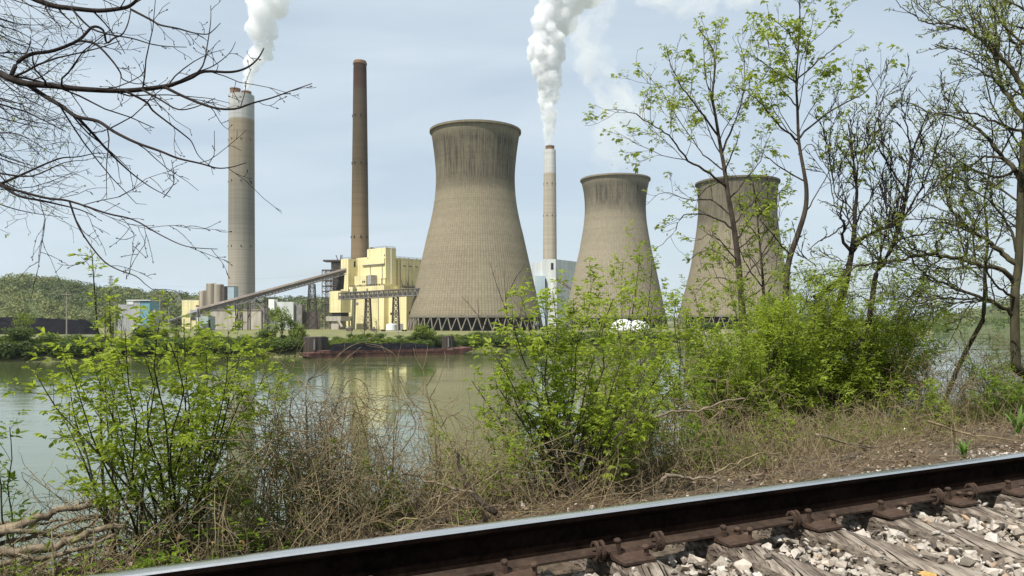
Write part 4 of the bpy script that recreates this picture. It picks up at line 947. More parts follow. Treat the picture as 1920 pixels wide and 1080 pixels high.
def twigs(b, lb, pts, r0, r1, depth, P, L=None):
    # side shoots along a finished axis, then leaves or buds
    seg = [(pts[i + 1] - pts[i]).length for i in range(len(pts) - 1)]; T = sum(seg)
    n = int(T * P.dens * (P.fm if depth == 1 else 1.0) + rnd())
    if depth > 0:
        for q in range(n):
            u = P.first + (1 - P.first) * ((q + rnd()) / max(1, n)); s = u * T; i = 0
            while i < len(seg) - 1 and s > seg[i]: s -= seg[i]; i += 1
            p = pts[i].lerp(pts[i + 1], min(1, s / max(1e-6, seg[i]))); d = (pts[i + 1] - pts[i]).normalized()
            l = (L or T) * P.ratio * uni(.45, 1.1) * (1.15 - .75 * u); rr = max(P.minr, (r0 + (r1 - r0) * u) * uni(.4, .6))
            dd = side_dir(d, P.ang * uni(.7, 1.3)); dd.z += P.up
            w = walk(p, dd, l, P.nsub if depth > 1 else 4, P.wob, P.up * .6)
            m = len(w) - 1; b.tube(w, [rr + (max(P.minr * .7, rr * P.tip) - rr) * k / m for k in range(m + 1)], 4 if depth < 2 else 5, False)
            twigs(b, lb, w, rr, max(P.minr * .7, rr * P.tip), depth - 1, P)
    if depth <= P.leafd if hasattr(P, 'leafd') else depth == 0:
        d = (pts[-1] - pts[-2]).normalized()
        if P.leafn:
            for q in range(P.leafn):
                u = 1 - (q // 2) * P.leafstep / max(T, .05) * uni(.8, 1.2)
                if u < .1: break
                s = u * T; i = 0
                while i < len(seg) - 1 and s > seg[i]: s -= seg[i]; i += 1
                p = pts[i].lerp(pts[i + 1], min(1, s / max(1e-6, seg[i])))
                if rnd() < P.thin: compound(lb, p, side_dir(d, uni(.5, 1.2)), P.leafs * uni(.6, 1.2), P.leafk, P.droop)
        if P.buds:
            bud(b, pts[-1], d, P.buds * 1.2)
            for q in range(int(T / .05)):
                k = random.randrange(1, len(pts)); p = pts[k].lerp(pts[k - 1], rnd()); bud(b, p, side_dir((pts[k] - pts[k - 1]).normalized(), .7), P.buds * uni(.6, 1))
def traced(pl, Y0, Y1, wob=.0, k=4):      # photo polyline to a limb between two distances
    n = len(pl) - 1
    pts = [px(x, y, Y0 + (Y1 - Y0) * i / n) for i, (x, y) in enumerate(pl)]
    pts = spl(pts, k)
    return [p + rv(wob) if 0 < i < len(pts) - 1 else p for i, p in enumerate(pts)]
def limb(name, pts, r0, r1, m, parent, og, P, depth, lm=None, sides=7):
    b, lb = MB(), MB(); n = len(pts) - 1
    b.tube(pts, [r1 + (r0 - r1) * (1 - i / n) ** 1.15 for i in range(n + 1)], sides)
    twigs(b, lb, pts, r0 * .8, r1, depth, P)
    o = b.build(name, m, parent, og, smooth=True)
    if lm and lb.v:
        lb.build('foliage', lm, o, og); 
    return o
# ------------------------------------------------------------------ bare tree reaching in from the left
def tree_root(name, label, base, group=None): 
    return thing(name, label, 'tree', base, group)
PB = Prm(fm=2.4, dens=5.2, ang=.75, ratio=.42, wob=.15, up=-.01, buds=.0044, minr=.0017, nsub=6, first=.12)
def crop(pts, ox, oy, k): return [(ox + x / k, oy + y / k) for x, y in pts]
lt_base = gpt(-2.2, 5.3); bt = tree_root('bare_tree', 'bare dark budding tree whose branches reach in from the left edge', lt_base); og = V(bt.location)
TY = 4.3; tx = lambda y, X=-3.75: V((X, TY, CZ - (y - HY) / F * TY))
trk = [lt_base - V((0, 0, .3)), lt_base.lerp(tx(700), .5), tx(700, -3.75), tx(420, -3.7), tx(250, -3.65), tx(60, -3.6), tx(-200, -3.5), tx(-500, -3.3)]
b = MB(); tp = spl(trk, 4); n = len(tp) - 1; b.tube(tp, [.13 + (.05 - .13) * i / n for i in range(n + 1)], 9); b.build('trunk', M['barkdark'], bt, og, smooth=True)
def lb_(pl, r0, r1, Y1, start=None, P=PB, depth=None, Y0=None):
    depth = depth or (3 if r0 >= .009 else 2)
    Y0 = Y0 or TY
    pts = traced(pl, Y0, Y1)
    if start is not None: pts = spl([start, start.lerp(pts[0], .5) + V((0, 0, .03)), pts[0]], 3)[:-1] + pts
    return limb('limb', pts, r0, r1, M['barkdark'], bt, og, P, depth)
A = lambda s, ox=0, oy=0: crop([tuple(map(float, q.split(','))) for q in s.split()], ox, oy, 3)
lb_(A('0,412 50,440 150,470 300,482 450,500 700,510 920,487 1000,465 1080,435 1150,402 1300,405 1390,380 1450,330 1485,270'), .024, .003, 3.9, tx(210))
lb_(A('920,487 1050,550 1200,605 1320,612 1420,580 1530,550 1640,510 1755,470'), .0085, .002, 3.6, Y0=4.0)
lb_(A('60,432 100,350 180,303 300,285 440,227 520,152 580,170 600,240 640,215 690,190 720,130 735,60'), .013, .003, 4.6)
lb_(A('440,227 540,250 630,340 675,405 690,445 760,470 830,470'), .0075, .002, 4.2, Y0=4.45)
lb_(A('150,472 250,540 350,600 430,655 550,682 640,740 760,800 900,850 1000,890 1130,920 1220,945 1300,940 1385,915'), .014, .002, 3.7)
lb_(A('430,655 520,750 600,840 680,920 760,990 860,1060 960,1110'), .009, .002, 4.6, Y0=4.1)
lb_(A('210,0 300,32 420,48 560,60 690,46 735,30 770,0'), .019, .008, 4.0, tx(-120))
lb_(A('735,52 850,112 900,140 1000,160 1090,185 1165,192 1200,170 1240,130'), .007, .0018, 4.0)
lb_(A('700,510 820,572 860,622 960,700 1050,770 1080,802 1120,880 1200,945'), .007, .0018, 4.3, Y0=4.05)
lb_(A('800,505 900,560 1000,615 1100,602 1210,552'), .006, .0018, 3.8, Y0=4.05)
lb_(A('0,1035 60,1010 150,970 260,920 350,888 440,882 560,860 640,880'), .010, .002, 4.7, tx(380))
lb_(A('0,1035 100,1100 240,1130 330,1150 450,1180 540,1220'), .011, .0025, 4.2, tx(400))
lb_([(0, 348), (80, 370), (130, 377), (200, 400), (250, 412), (300, 440), (350, 462), (408, 467)], .008, .0018, 3.9)
lb_([(130, 377), (150, 430), (190, 485), (220, 505), (255, 518), (275, 535), (300, 552)], .0055, .0016, 3.9, Y0=4.25)
lb_([(0, 325), (60, 330), (120, 305), (165, 300)], .006, .0018, 4.4)
lb_(A('920,1110 960,1060 980,1010 965,900'), .003, .0015, 3.9, Y0=4.2)
lb_(A('1080,435 1140,370 1165,260 1185,120 1185,30'), .005, .0016, 4.2, Y0=3.95)
lb_(A('400,45 500,150 600,190 740,215 860,250 960,262 1050,265'), .006, .0018, 4.0, Y0=4.2)
lb_(A('980,470 1100,410 1200,370 1290,300 1325,235'), .0045, .0015, 4.1, Y0=3.95)
# fine hanging twigs of a second tree at the top left corner
ft = tree_root('bare_tree', 'fine twiggy tree with first greenish buds at the top corner behind the dark limbs', gpt(-5.2, 6.2)); og = V(ft.location)
fb = og; ftop = px(-190, -60, 6.0)
b = MB(); tp = spl([fb - V((0, 0, .3)), fb.lerp(ftop, .5) + V((-.3, 0, 0)), ftop, ftop + V((.2, 0, 1.2))], 5); n = len(tp) - 1; b.tube(tp, [.10 - .06 * i / n for i in range(n + 1)], 8); b.build('trunk', M['bark'], ft, og, smooth=True)
PF = Prm(dens=5.5, ang=.8, ratio=.5, wob=.22, up=-.05, minr=.0016, nsub=6, first=.1, leafn=2, leafs=.02, leafk=3, thin=.35, buds=.003)
for i in range(18):
    y0 = -60 + i * 25; k = uni(5.2, 6.6)
    pl = [(-190, y0 - 60), (-100, y0 - 50 + uni(-30, 30)), (-30, y0 + uni(-20, 20)), (35, y0 + 20 + uni(-30, 30)), (uni(70, 150), y0 + uni(0, 110))]
    limb('limb', traced(pl, 6.0, k), .012, .002, M['barkdark'], ft, og, PF, 2, M['leafs'], 5)

# ------------------------------------------------------------------ right hand trees
def tree(name, label, base, trunk, r0, r1, Y, limbs, P, bark, lm, depth=2, group=None, dY=1.2, top=True, lk=.6):
    t = tree_root(name, label, base, group); og = V(t.location)
    pts = traced(trunk, Y, Y + .0); pts = spl([base - V((0, 0, .4)), base.lerp(pts[0], .55), pts[0]], 3)[:-1] + pts
    b, lb = MB(), MB(); n = len(pts) - 1
    r0 *= .56; r1 *= .7
    b.tube(pts, [r1 + (r0 - r1) * (1 - i / n) ** 1.2 for i in range(n + 1)], 9)
    o = b.build('trunk', bark, t, og, smooth=True)
    if top:
        b = MB(); h = int(n * .45); twigs(b, lb, pts[h:], r0 * .4, r1, depth, P); tw = b.build('twigs', bark, t, og, smooth=True)
        if lm and lb.v: lb.build('foliage', lm, t, og)
    for pl, ra, rb, *ex in limbs:
        y1 = Y + (ex[0] if ex else uni(-dY, dY)); limb('limb', traced(pl, Y, y1, .01), ra * lk, rb * lk, bark, t, og, P, depth, lm)
    return t
PL = Prm(leafd=1, fm=2.6, dens=4.2, ang=.75, ratio=.48, wob=.12, up=.10, minr=.0032, nsub=6, leafn=7, leafs=.080, leafk=4, leafstep=.06, thin=.62, first=.2, droop=.7)
PL2 = Prm(**{**PL.__dict__, 'leafn': 6, 'thin': .45, 'leafs': .07, 'dens': 4.4})
B7 = lambda s: A(s, 1280, 360); B6 = lambda s: A(s, 1280, 0)
tree('leafy_tree', 'slim young tree with sparse leaves, in front of the plain brown cooling tower', gpt(9.2, 9.6), [(1396, 640), (1393, 600), (1390, 560), (1383, 480), (1375, 420), (1366, 370), (1358, 315), (1350, 270), (1342, 220), (1336, 180), (1340, 130), (1335, 90), (1310, 55)], .125, .012, 12.0, [
    ([(1362, 350), (1330, 325), (1290, 300), (1260, 262), (1230, 238), (1180, 210), (1135, 205)], .036, .006, -1.2), ([(1347, 255), (1310, 205), (1280, 165), (1260, 125), (1248, 82)], .030, .006),
    ([(1352, 290), (1375, 235), (1390, 190), (1396, 130), (1383, 62)], .032, .006), ([(1378, 432), (1350, 415), (1320, 402), (1282, 405), (1262, 440), (1225, 470)], .032, .006),
    ([(1380, 450), (1410, 405), (1440, 385), (1470, 350)], .026, .006), ([(1366, 375), (1400, 335), (1425, 300), (1445, 250)], .026, .006), ([(1358, 320), (1320, 290), (1290, 250), (1230, 160), (1195, 120)], .022, .005, 1.0),
    ([(1388, 530), (1420, 490), (1450, 455), (1455, 420)], .024, .005), ([(1386, 510), (1350, 475), (1320, 470), (1295, 485)], .022, .005), ([(1372, 405), (1330, 375), (1290, 375), (1245, 360), (1210, 385)], .024, .005), ([(1376, 420), (1410, 380), (1440, 340), (1460, 320)], .022, .005), ([(1391, 565), (1430, 540), (1455, 500), (1460, 470)], .022, .005), ([(1384, 490), (1350, 450), (1330, 440), (1310, 450)], .02, .005), ([(1388, 535), (1350, 520), (1320, 530), (1300, 560)], .02, .005), ([(1382, 470), (1420, 440), (1450, 430)], .02, .005), ([(1360, 340), (1330, 350), (1310, 370), (1300, 400)], .018, .005)], PL2, M['bark'], M['leafy'], depth=3)
tree('leafy_tree', 'tallest leafy sapling tree with fresh yellow green clusters, right of the first leafy tree', gpt(10.2, 9.4), [(1472, 640), (1473, 590), (1477, 500), (1497, 437), (1510, 393), (1512, 355), (1507, 320), (1498, 267), (1495, 200), (1493, 150), (1497, 90), (1500, 40), (1498, -15)], .11, .010, 11.5, [
    ([(1497, 262), (1462, 237), (1432, 200), (1402, 172), (1380, 165)], .028, .006), ([(1500, 258), (1545, 215), (1600, 186), (1625, 170), (1655, 135)], .028, .006), ([(1492, 155), (1455, 132), (1425, 115), (1398, 92)], .022, .005),
    ([(1493, 150), (1535, 112), (1562, 92), (1597, 68)], .022, .005), ([(1509, 340), (1460, 310), (1430, 290), (1410, 270)], .022, .005), ([(1495, 200), (1465, 165), (1445, 130), (1440, 40)], .02, .005),
    ([(1495, 95), (1480, 60), (1440, 32)], .015, .005), ([(1512, 395), (1540, 350), (1565, 290), (1585, 200)], .018, .005), ([(1482, 480), (1450, 440), (1430, 420), (1420, 390)], .022, .005), ([(1497, 290), (1520, 270), (1540, 300), (1560, 310)], .014, .005)], PL, M['bark'], M['leafy'], depth=3)
tree('leafy_tree', 'low spreading leafy sapling hiding the middle of the plain brown cooling tower', gpt(10.0, 10.0), [(1436, 640), (1434, 590), (1430, 520), (1424, 450), (1418, 390), (1412, 340)], .08, .010, 12.8, [([(1432, 560), (1460, 520), (1478, 480), (1482, 430)], .022, .005), ([(1431, 540), (1400, 500), (1385, 460), (1372, 410)], .022, .005), ([(1427, 480), (1452, 440), (1462, 395), (1458, 350)], .02, .005), ([(1424, 450), (1398, 410), (1385, 375)], .018, .005), ([(1434, 590), (1475, 565), (1500, 530)], .02, .005), ([(1434, 585), (1395, 560), (1360, 540), (1335, 500)], .022, .005), ([(1420, 410), (1440, 370), (1438, 320)], .016, .005), ([(1430, 520), (1405, 480), (1350, 460), (1325, 430)], .018, .005)], Prm(**{**PL.__dict__, 'thin': .55, 'leafs': .07}), M['bark'], M['leafy'], depth=3)
PD = Prm(fm=3.0, dens=6.0, ang=.62, ratio=.48, wob=.12, up=.12, minr=.0056, nsub=6, leafn=3, leafs=.04, leafk=3, thin=.4, first=.15, buds=0)
tree('bare_tree', 'dark twisted bare tree with many upright twigs, between the leafy sapling and the leaning trunk', gpt(9.8, 8.7), B7('840,760 880,640 915,520 930,450 950,340 965,220 970,100 980,0') + [(1603, 330), (1598, 280), (1590, 230)], .13, .012, 11.0, [
    (B7('740,590 830,545 900,490 940,400'), .05, .07, .2), (B7('960,330 990,280 1080,225 1200,170 1235,90 1257,30 1262,-30'), .055, .02), (B7('950,360 900,260 905,180 890,120 910,40'), .045, .015),
    (B7('905,180 880,120 850,40') + [(1550, 300), (1545, 230)], .02, .006), (B7('965,200 1010,110 1060,20') + [(1660, 310), (1672, 240)], .026, .006), (B7('930,450 860,500 760,590 735,640'), .045, .02, -.6), (B7('985,80 975,0') + [(1612, 290), (1640, 200), (1655, 150)], .022, .005),
    (B7('910,60 860,0') + [(1555, 280), (1560, 190)], .018, .005), (B7('700,330 760,280 840,240 900,190'), .008, .02), ([(1530, 500), (1500, 470), (1490, 430)], .014, .005)], PD, M['barkdark'], M['leafs'], depth=3)
tree('bare_tree', 'dark bare tree leaning out from a bent mossy stump over the shrubs', gpt(10.4, 8.0), [(1556, 740), (1557, 703), (1564, 667), (1588, 655), (1613, 640), (1628, 605), (1634, 570), (1643, 513), (1660, 488), (1680, 443), (1693, 400), (1700, 360), (1703, 335), (1712, 283), (1728, 240), (1742, 205)], .12, .012, 10.5, [
    (B7('1110,420 1160,340 1200,270 1300,250 1420,230 1500,200'), .03, .008), ([(1700, 360), (1660, 300), (1640, 250), (1655, 180)], .026, .006), ([(1709, 290), (1700, 240), (1690, 190), (1705, 120)], .02, .005), ([(1690, 410), (1730, 350), (1750, 290), (1770, 220), (1765, 160)], .026, .006),
    (B7('1060,640 1000,590 930,600 880,640'), .018, .005), ([(1655, 495), (1620, 460), (1600, 440), (1570, 400)], .02, .006)], PD, M['barkdark'], M['leafs'], depth=3)
PM = Prm(fm=3.0, dens=5.8, ang=.68, ratio=.46, wob=.14, up=.05, minr=.0052, nsub=6, leafn=5, leafs=.05, leafk=3, leafstep=.08, thin=.7, first=.12)
tree('budding_tree', 'big mossy many limbed tree with tiny new leaves at the right edge', gpt(14.0, 7.2), [(1905, 690), (1903, 627), (1903, 547), (1910, 493), (1913, 400), (1915, 330), (1925, 230), (1935, 120), (1940, -20)], .13, .06, 11.0, [
    (B7('1870,520 1800,440 1700,415 1600,390 1480,362 1350,352 1200,385 1050,402 960,430 870,540 750,620'), .055, .010, -.8), (B7('1890,420 1820,360 1750,300 1680,250 1600,200 1540,130 1490,60') + [(1775, 330), (1772, 280)], .062, .012, .6),
    (B7('1850,690 1790,640 1700,600 1540,545 1400,480 1320,420 1260,330 1180,240'), .045, .008, -.3), (B7('1790,640 1700,612 1580,600 1440,600 1300,640 1180,710'), .028, .006, -1.2), (B6('1900,1010 1850,930 1800,890 1720,790 1650,720 1540,660 1400,640 1300,590 1200,560'), .055, .008, 1.0),
    (B6('1930,745 1850,720 1720,670 1640,640 1540,632 1400,632'), .035, .007), (B6('1940,560 1900,470 1850,390 1790,330 1750,290 1700,240 1600,170 1520,140 1380,130 1300,80 1220,40'), .060, .007, .5), (B6('1940,720 1860,580 1800,500 1780,420 1765,300 1760,150 1770,-20'), .055, .02, 1.2),
    (B6('1790,330 1700,320 1600,290 1500,270 1400,250'), .02, .005), (B6('1620,180 1540,90 1450,30 1380,-20'), .02, .006), (B6('1800,500 1720,420 1640,380 1540,330'), .024, .005), (B6('1760,200 1680,140 1600,60 1580,-20'), .022, .008), (B6('1800,890 1700,880 1600,940 1480,930 1360,900'), .03, .006),
    (B6('1880,950 1780,1000 1640,960 1560,960 1440,1000 1290,1040'), .035, .007), (B7('1640,220 1540,160 1400,150 1200,155 1060,150'), .025, .005), (B7('1880,600 1800,560 1720,470 1700,380'), .03, .012), (B7('1600,380 1590,320 1598,280'), .018, .008),
    (B6('1900,300 1840,200 1800,100 1830,-20'), .03, .015), ([(1910, 480), (1890, 420), (1862, 380), (1850, 320), (1830, 290)], .035, .008), (B7('1480,362 1380,430 1330,530 1260,610 1200,660'), .02, .006)], PM, M['barkmoss'], M['leafs'], depth=3, dY=1.6, lk=.72)
tree('budding_tree', 'thin mossy tree with upright limbs standing just inside the big edge tree', gpt(13.0, 9.0), B7('1690,720 1700,560 1700,420 1715,300') + [(1850, 420), (1846, 370), (1862, 300), (1858, 220)], .075, .012, 12.5, [
    ([(1847, 500), (1865, 460), (1880, 420), (1878, 350)], .03, .008), ([(1849, 450), (1820, 410), (1800, 370), (1795, 300)], .022, .006), ([(1846, 530), (1815, 500), (1790, 505), (1760, 530)], .02, .006)], PM, M['barkmoss'], M['leafs'], depth=3)

# ------------------------------------------------------------------ shrubs on the near bank
def bush(name, label, cat, bx, by, tops, P, bark, lm, r0=.011, depth=1, group=None, base=None, spread=.10, dY=.7, bend=.0, smp=6):
    base = base if base is not None else ray_ground(bx, by)
    t = thing(name, label, cat, base, group); og = V(t.location)
    for tp in tops:
        x, y = tp[0], tp[1]; Y = base.y + (tp[2] if len(tp) > 2 else uni(-dY, dY)); q = px(x, y, Y)
        s0 = base + V((random.gauss(0, spread), random.gauss(0, spread), -.12)); L = (q - s0).length
        pts = [s0]
        for i in range(1, smp):
            u = i / smp; pts.append(s0.lerp(q, u) + V((0, 0, bend * L * math.sin(u * math.pi))) + rv(.012 * L))
        pts.append(q); pts = spl(pts, 2); rr = r0 * uni(.7, 1.25)
        limb('stem', pts, rr, max(.002, rr * .25), bark, t, og, P, depth, lm, 6)
    return t
PS = Prm(dens=4.9, ang=.85, ratio=.26, wob=.10, up=.12, minr=.0016, nsub=4, leafn=7, leafs=.046, leafk=4, leafstep=.05, thin=.95, first=.28, droop=.45, leafd=1)
def pair_leaves(tops, j=12): return [(x + uni(-j, j), y + uni(-j, j)) for x, y in tops]
bush('green_sapling_bush', 'many stemmed bright green bush left of the brambles, against the white water', 'bush', 318, 1052, [(62, 690), (120, 660), (150, 720), (235, 625), (262, 650), (290, 612), (318, 640), (345, 600), (372, 628), (400, 655), (428, 620), (452, 660), (478, 640), (500, 690), (200, 700), (110, 800), (415, 740), (180, 820), (90, 740), (130, 720), (220, 660), (300, 600), (330, 660), (385, 640), (440, 680), (465, 720), (255, 720), (350, 700), (160, 650)], PS, M['stemg'], M['leaf'], .0085, spread=.13)
bush('tall_sapling', 'tall thin sapling with a dark leaf tuft at its top, left of the green bush', 'sapling', 222, 1010, [(172, 470, .1), (205, 545, .3), (190, 640, -.2)], Prm(**{**PS.__dict__, 'dens': 3.2, 'leafs': .045, 'ratio': .14}), M['stemg'], M['leaf'], .010, spread=.05)
bush('green_sapling_bush', 'low bright leafy shoots in front of the left bush foot', 'bush', 340, 1030, [(250, 890), (300, 860), (350, 880), (395, 900), (330, 930), (420, 930), (270, 950), (380, 950)], PS, M['stemg'], M['leaf'], .006, dY=.3)
PC = Prm(**{**PS.__dict__, 'dens': 7.4, 'leafs': .056, 'leafn': 6, 'leafk': 4, 'ratio': .25})
bush('green_sapling_bush', 'bright yellow green bush sprouting from a dark stump beside the rail', 'bush', 1066, 925, [(885, 715), (920, 655), (945, 700), (905, 790), (975, 545, .2), (1002, 640), (1036, 545, .1), (1075, 565), (1060, 690), (1108, 520, .4), (1130, 600), (1150, 560), (1185, 640), (1210, 700), (1240, 640), (1265, 720), (1160, 760), (950, 830), (1010, 760), (1110, 720), (1225, 790), (1180, 840), (960, 600), (1015, 560), (1090, 600), (1170, 690), (1040, 640), (930, 720), (1250, 680)], PC, M['bark'], M['leaf'], .012, spread=.07)
st = MB(); p = ray_ground(1066, 932); t = thing('tree_stump', 'dark mossy stump at the foot of the bright bush beside the rail', 'stump', p)
st.tube([p + V(q) for q in ((0, 0, -.2), (0, 0, .05), (.02, .01, .2), (.03, 0, .34), (.03, 0, .36))], [.12, .085, .07, .065, .03], 10); st.build('stump_wood', M['bark'], t, V(p), smooth=True)
b = MB(); b.tube([p + V((-.02, 0, .1)), p + V((-.12, .03, .3)), p + V((-.2, .05, .55))], [.04, .032, .02], 8); b.tube([p + V((.03, 0, .2)), p + V((.1, -.03, .4)), p + V((.14, -.04, .6))], [.035, .028, .018], 8); b.build('dead_limb', M['bark'], t, V(p), smooth=True)
PN = Prm(**{**PS.__dict__, 'dens': 6.5, 'leafs': .050, 'leafk': 4, 'leafn': 9, 'ratio': .30, 'up': .18, 'first': .15})
bush('green_sapling_bush', 'tall fine leaved sapling clump rising before the second cooling tower', 'bush', 1190, 860, [(1168, 490), (1200, 478), (1222, 500), (1190, 540), (1245, 560), (1150, 580), (1215, 600), (1262, 640), (1100, 560), (1130, 650)], PN, M['bark'], M['leaf'], .013, base=gpt(5.0, 7.6), spread=.14, dY=.9)
bush('green_sapling_bush', 'thin leafy saplings between the bright bush and the dense shrubs', 'bush', 1290, 860, [(1268, 560), (1290, 610), (1320, 640), (1300, 700), (1345, 670), (1255, 690), (1330, 740), (1275, 760)], PN, M['bark'], M['leaf'], .010, base=gpt(5.6, 6.6), spread=.16, dY=.7)
PH = Prm(dens=7.5, ang=.85, ratio=.30, wob=.14, up=.08, minr=.0016, nsub=4, leafn=11, leafs=.046, leafk=3, leafstep=.035, thin=.95, first=.15, droop=.35, leafd=1)
def shrub_tops(cx, w, ytop, ybot, n):
    o = []
    for i in range(n):
        if rnd() < .34: o.append((cx + uni(-1.25, 1.25) * w, ytop - uni(-90, 60))); continue
        g = uni(-1, 1); k = math.sqrt(max(0, 1 - g * g)); o.append((cx + g * w, ybot - (ybot - ytop) * k * (1 - .55 * rnd() ** 1.6)))
    return o
for cx, w, yt, x, y, n, lab in ((1385, 80, 625, 1405, 835, 26, 'dense green shrub at the left end of the thicket under the leafy trees'), (1475, 95, 565, 1485, 828, 34, 'densest dark green shrub in the middle of the thicket'), (1585, 105, 560, 1570, 815, 32, 'bright green shrub around the bent stump'),
                                (1675, 85, 585, 1655, 805, 30, 'yellow green shrub at the right end of the thicket before the open water'), (1540, 60, 560, 1520, 800, 8, 'slim pale green shoots rising above the thicket top')):
    bush('thicket_shrub', lab, 'shrub', x, y, shrub_tops(cx, w, yt, y, int(n * 1.9)), PH, M['bark'], M['leafd'] if cx in (1480, 1400) else M['leaf'], .009, base=ray_ground(x, y) + V((0, uni(.1, .9), 0)) , group='leafy shrubs on the near bank', spread=.2, dY=.8)
bush('thicket_shrub', 'small dark green shrub among dry vines at the right edge', 'shrub', 1870, 760, shrub_tops(1868, 50, 660, 780, 14), PH, M['bark'], M['leafd'], .008, group='leafy shrubs on the near bank', base=gpt(11.5, 6.6), spread=.2)
bush('thicket_shrub', 'low green leafy shoots at the litter edge left of the thicket', 'shrub', 1330, 880, shrub_tops(1320, 70, 780, 880, 10), PH, M['bark'], M['leafd'], .006, group='leafy shrubs on the near bank', spread=.2, dY=.4)
bush('thicket_shrub', 'small leafy shoots in the dead branches left of the stump bush', 'shrub', 860, 930, shrub_tops(850, 60, 840, 930, 8), PS, M['stemg'], M['leaf'], .005, group='leafy shrubs on the near bank', spread=.2, dY=.4)
bush('thicket_shrub', 'low green weeds between the brambles and the rail', 'shrub', 745, 985, shrub_tops(740, 40, 900, 990, 9), PS, M['stemg'], M['leaf'], .004, group='leafy shrubs on the near bank', spread=.12, dY=.2)
bush('thicket_shrub', 'few leafy shoots among the brambles near the left bush', 'shrub', 500, 1000, shrub_tops(490, 60, 770, 1000, 7), PS, M['stemg'], M['leaf'], .005, group='leafy shrubs on the near bank', spread=.15, dY=.3)
bush('thicket_shrub', 'dark leafed shoot entering at the left edge above the fallen logs', 'shrub', 20, 1000, [(18, 800), (-20, 790)], PS, M['stemg'], M['leafd'], .006, group='leafy shrubs on the near bank', spread=.12, dY=.3)
bush('green_sapling_bush', 'fine leaved saplings filling the gap left of the dense thicket', 'bush', 1310, 850, [(1240, 600), (1262, 560), (1285, 585), (1300, 540), (1318, 600), (1340, 570), (1352, 640), (1275, 660), (1225, 660), (1330, 690), (1300, 750), (1250, 740), (1365, 700), (1215, 720)], PN, M['bark'], M['leaf'], .010, base=gpt(6.3, 6.9), spread=.3, dY=.8)
bush('green_sapling_bush', 'leafy shoots in front of the mossy stump and right of the bright bush', 'bush', 1180, 890, [(1140, 700), (1165, 640), (1190, 690), (1215, 760), (1150, 780), (1235, 800), (1120, 820)], PS, M['stemg'], M['leaf'], .007, spread=.2, dY=.5)
# brambles: arching dry canes
PR = Prm(dens=6.0, ang=.9, ratio=.28, wob=.3, up=-.02, minr=.0016, nsub=4, first=.15, leafn=2, leafs=.020, leafk=3, thin=.22)
def bramble(label, cx, by, w, ytop, n, lm='leafr', r=.0038, depth=1, P=PR, base=None):
    base = base or ray_ground(cx, by); t = thing('bramble', label, 'bramble', base, 'dry brambles on the near bank'); og = V(base)
    b, lb = MB(), MB()
    for i in range(int(n * .72)):
        s0 = base + V((random.gauss(0, w * .45), random.gauss(0, .25), -.1)); n_ = n; a = uni(0, 6.28); H = (by - ytop) / F * base.y * uni(.5, 1.0); out = V((math.cos(a) * w, math.sin(a) * .5, 0)) * uni(.5, 1.4)
        pts = [s0, s0 + V((0, 0, H * .6)) + out * .25 + rv(.03), s0 + V((0, 0, H)) + out * .6 + rv(.12), s0 + V((0, 0, H * uni(.75, 1.02))) + out + rv(.14), s0 + V((0, 0, H * uni(.35, .95))) + out * uni(1.2, 1.6) + rv(.08)]
        pts = spl(pts, 4); k = len(pts) - 1; rr = r * uni(.6, 1.4); b.tube(pts, [rr + (.0012 - rr) * j / k for j in range(k + 1)], 4, False); twigs(b, lb, pts, rr, .0012, depth, P)
    b.build('canes', M['cane'], t, og, smooth=True); 
    if lb.v: lb.build('leaves', M[lm], t, og)
    return t
bramble('tangle of dry brown brambles right of the left green bush', 470, 1020, .45, 740, 40); bramble('thick dry bramble dome with reddish leaflets before the pale yellow reflection', 580, 1000, .50, 690, 55); bramble('dry bramble at the edge of the yellow reflection, reddish leaflets on arching tips', 660, 985, .45, 720, 42)
bramble('low dry brambles under the yellow reflection beside the rail', 730, 990, .35, 860, 26); bramble('dark dry brambles at the left edge behind the fallen logs', 40, 985, .4, 800, 14, 'leafd', base=gpt(-1.6, 5.5)); bramble('dry brambles at the foot of the left bush', 260, 1060, .5, 900, 34, 'leafd')
bramble('dry twigs behind the dead crossing branches', 830, 950, .45, 780, 26, 'leaf'); bramble('dry brown canes around the stump bush', 990, 940, .5, 760, 28, 'leaf'); bramble('dry stalks between stump bush and thicket', 1230, 900, .5, 730, 32, 'leaf'); bramble('dry canes in front of the left thicket foot', 1400, 870, .6, 770, 34, 'leaf'); bramble('dry canes in front of the thicket middle', 1540, 845, .6, 770, 34, 'leaf'); bramble('dry canes in front of the right thicket foot', 1660, 825, .6, 750, 34, 'leaf'); bramble('dry stalks between the bright bush and the leafy gap saplings', 1290, 880, .6, 700, 36, 'leaf')
P2 = Prm(**{**PR.__dict__, 'minr': .0022, 'thin': .3, 'leafs': .03})
bramble('pale dry vines spilling down right of the thicket', 1740, 800, .9, 640, 45, 'leafs', .006, 1, P2); bramble('tangled grey vines under the big edge tree', 1840, 780, 1.0, 620, 55, 'leafs', .006, 1, P2); bramble('dry vines beyond the right edge shrub', 1915, 770, .8, 640, 30, 'leafs', .006, 1, P2)
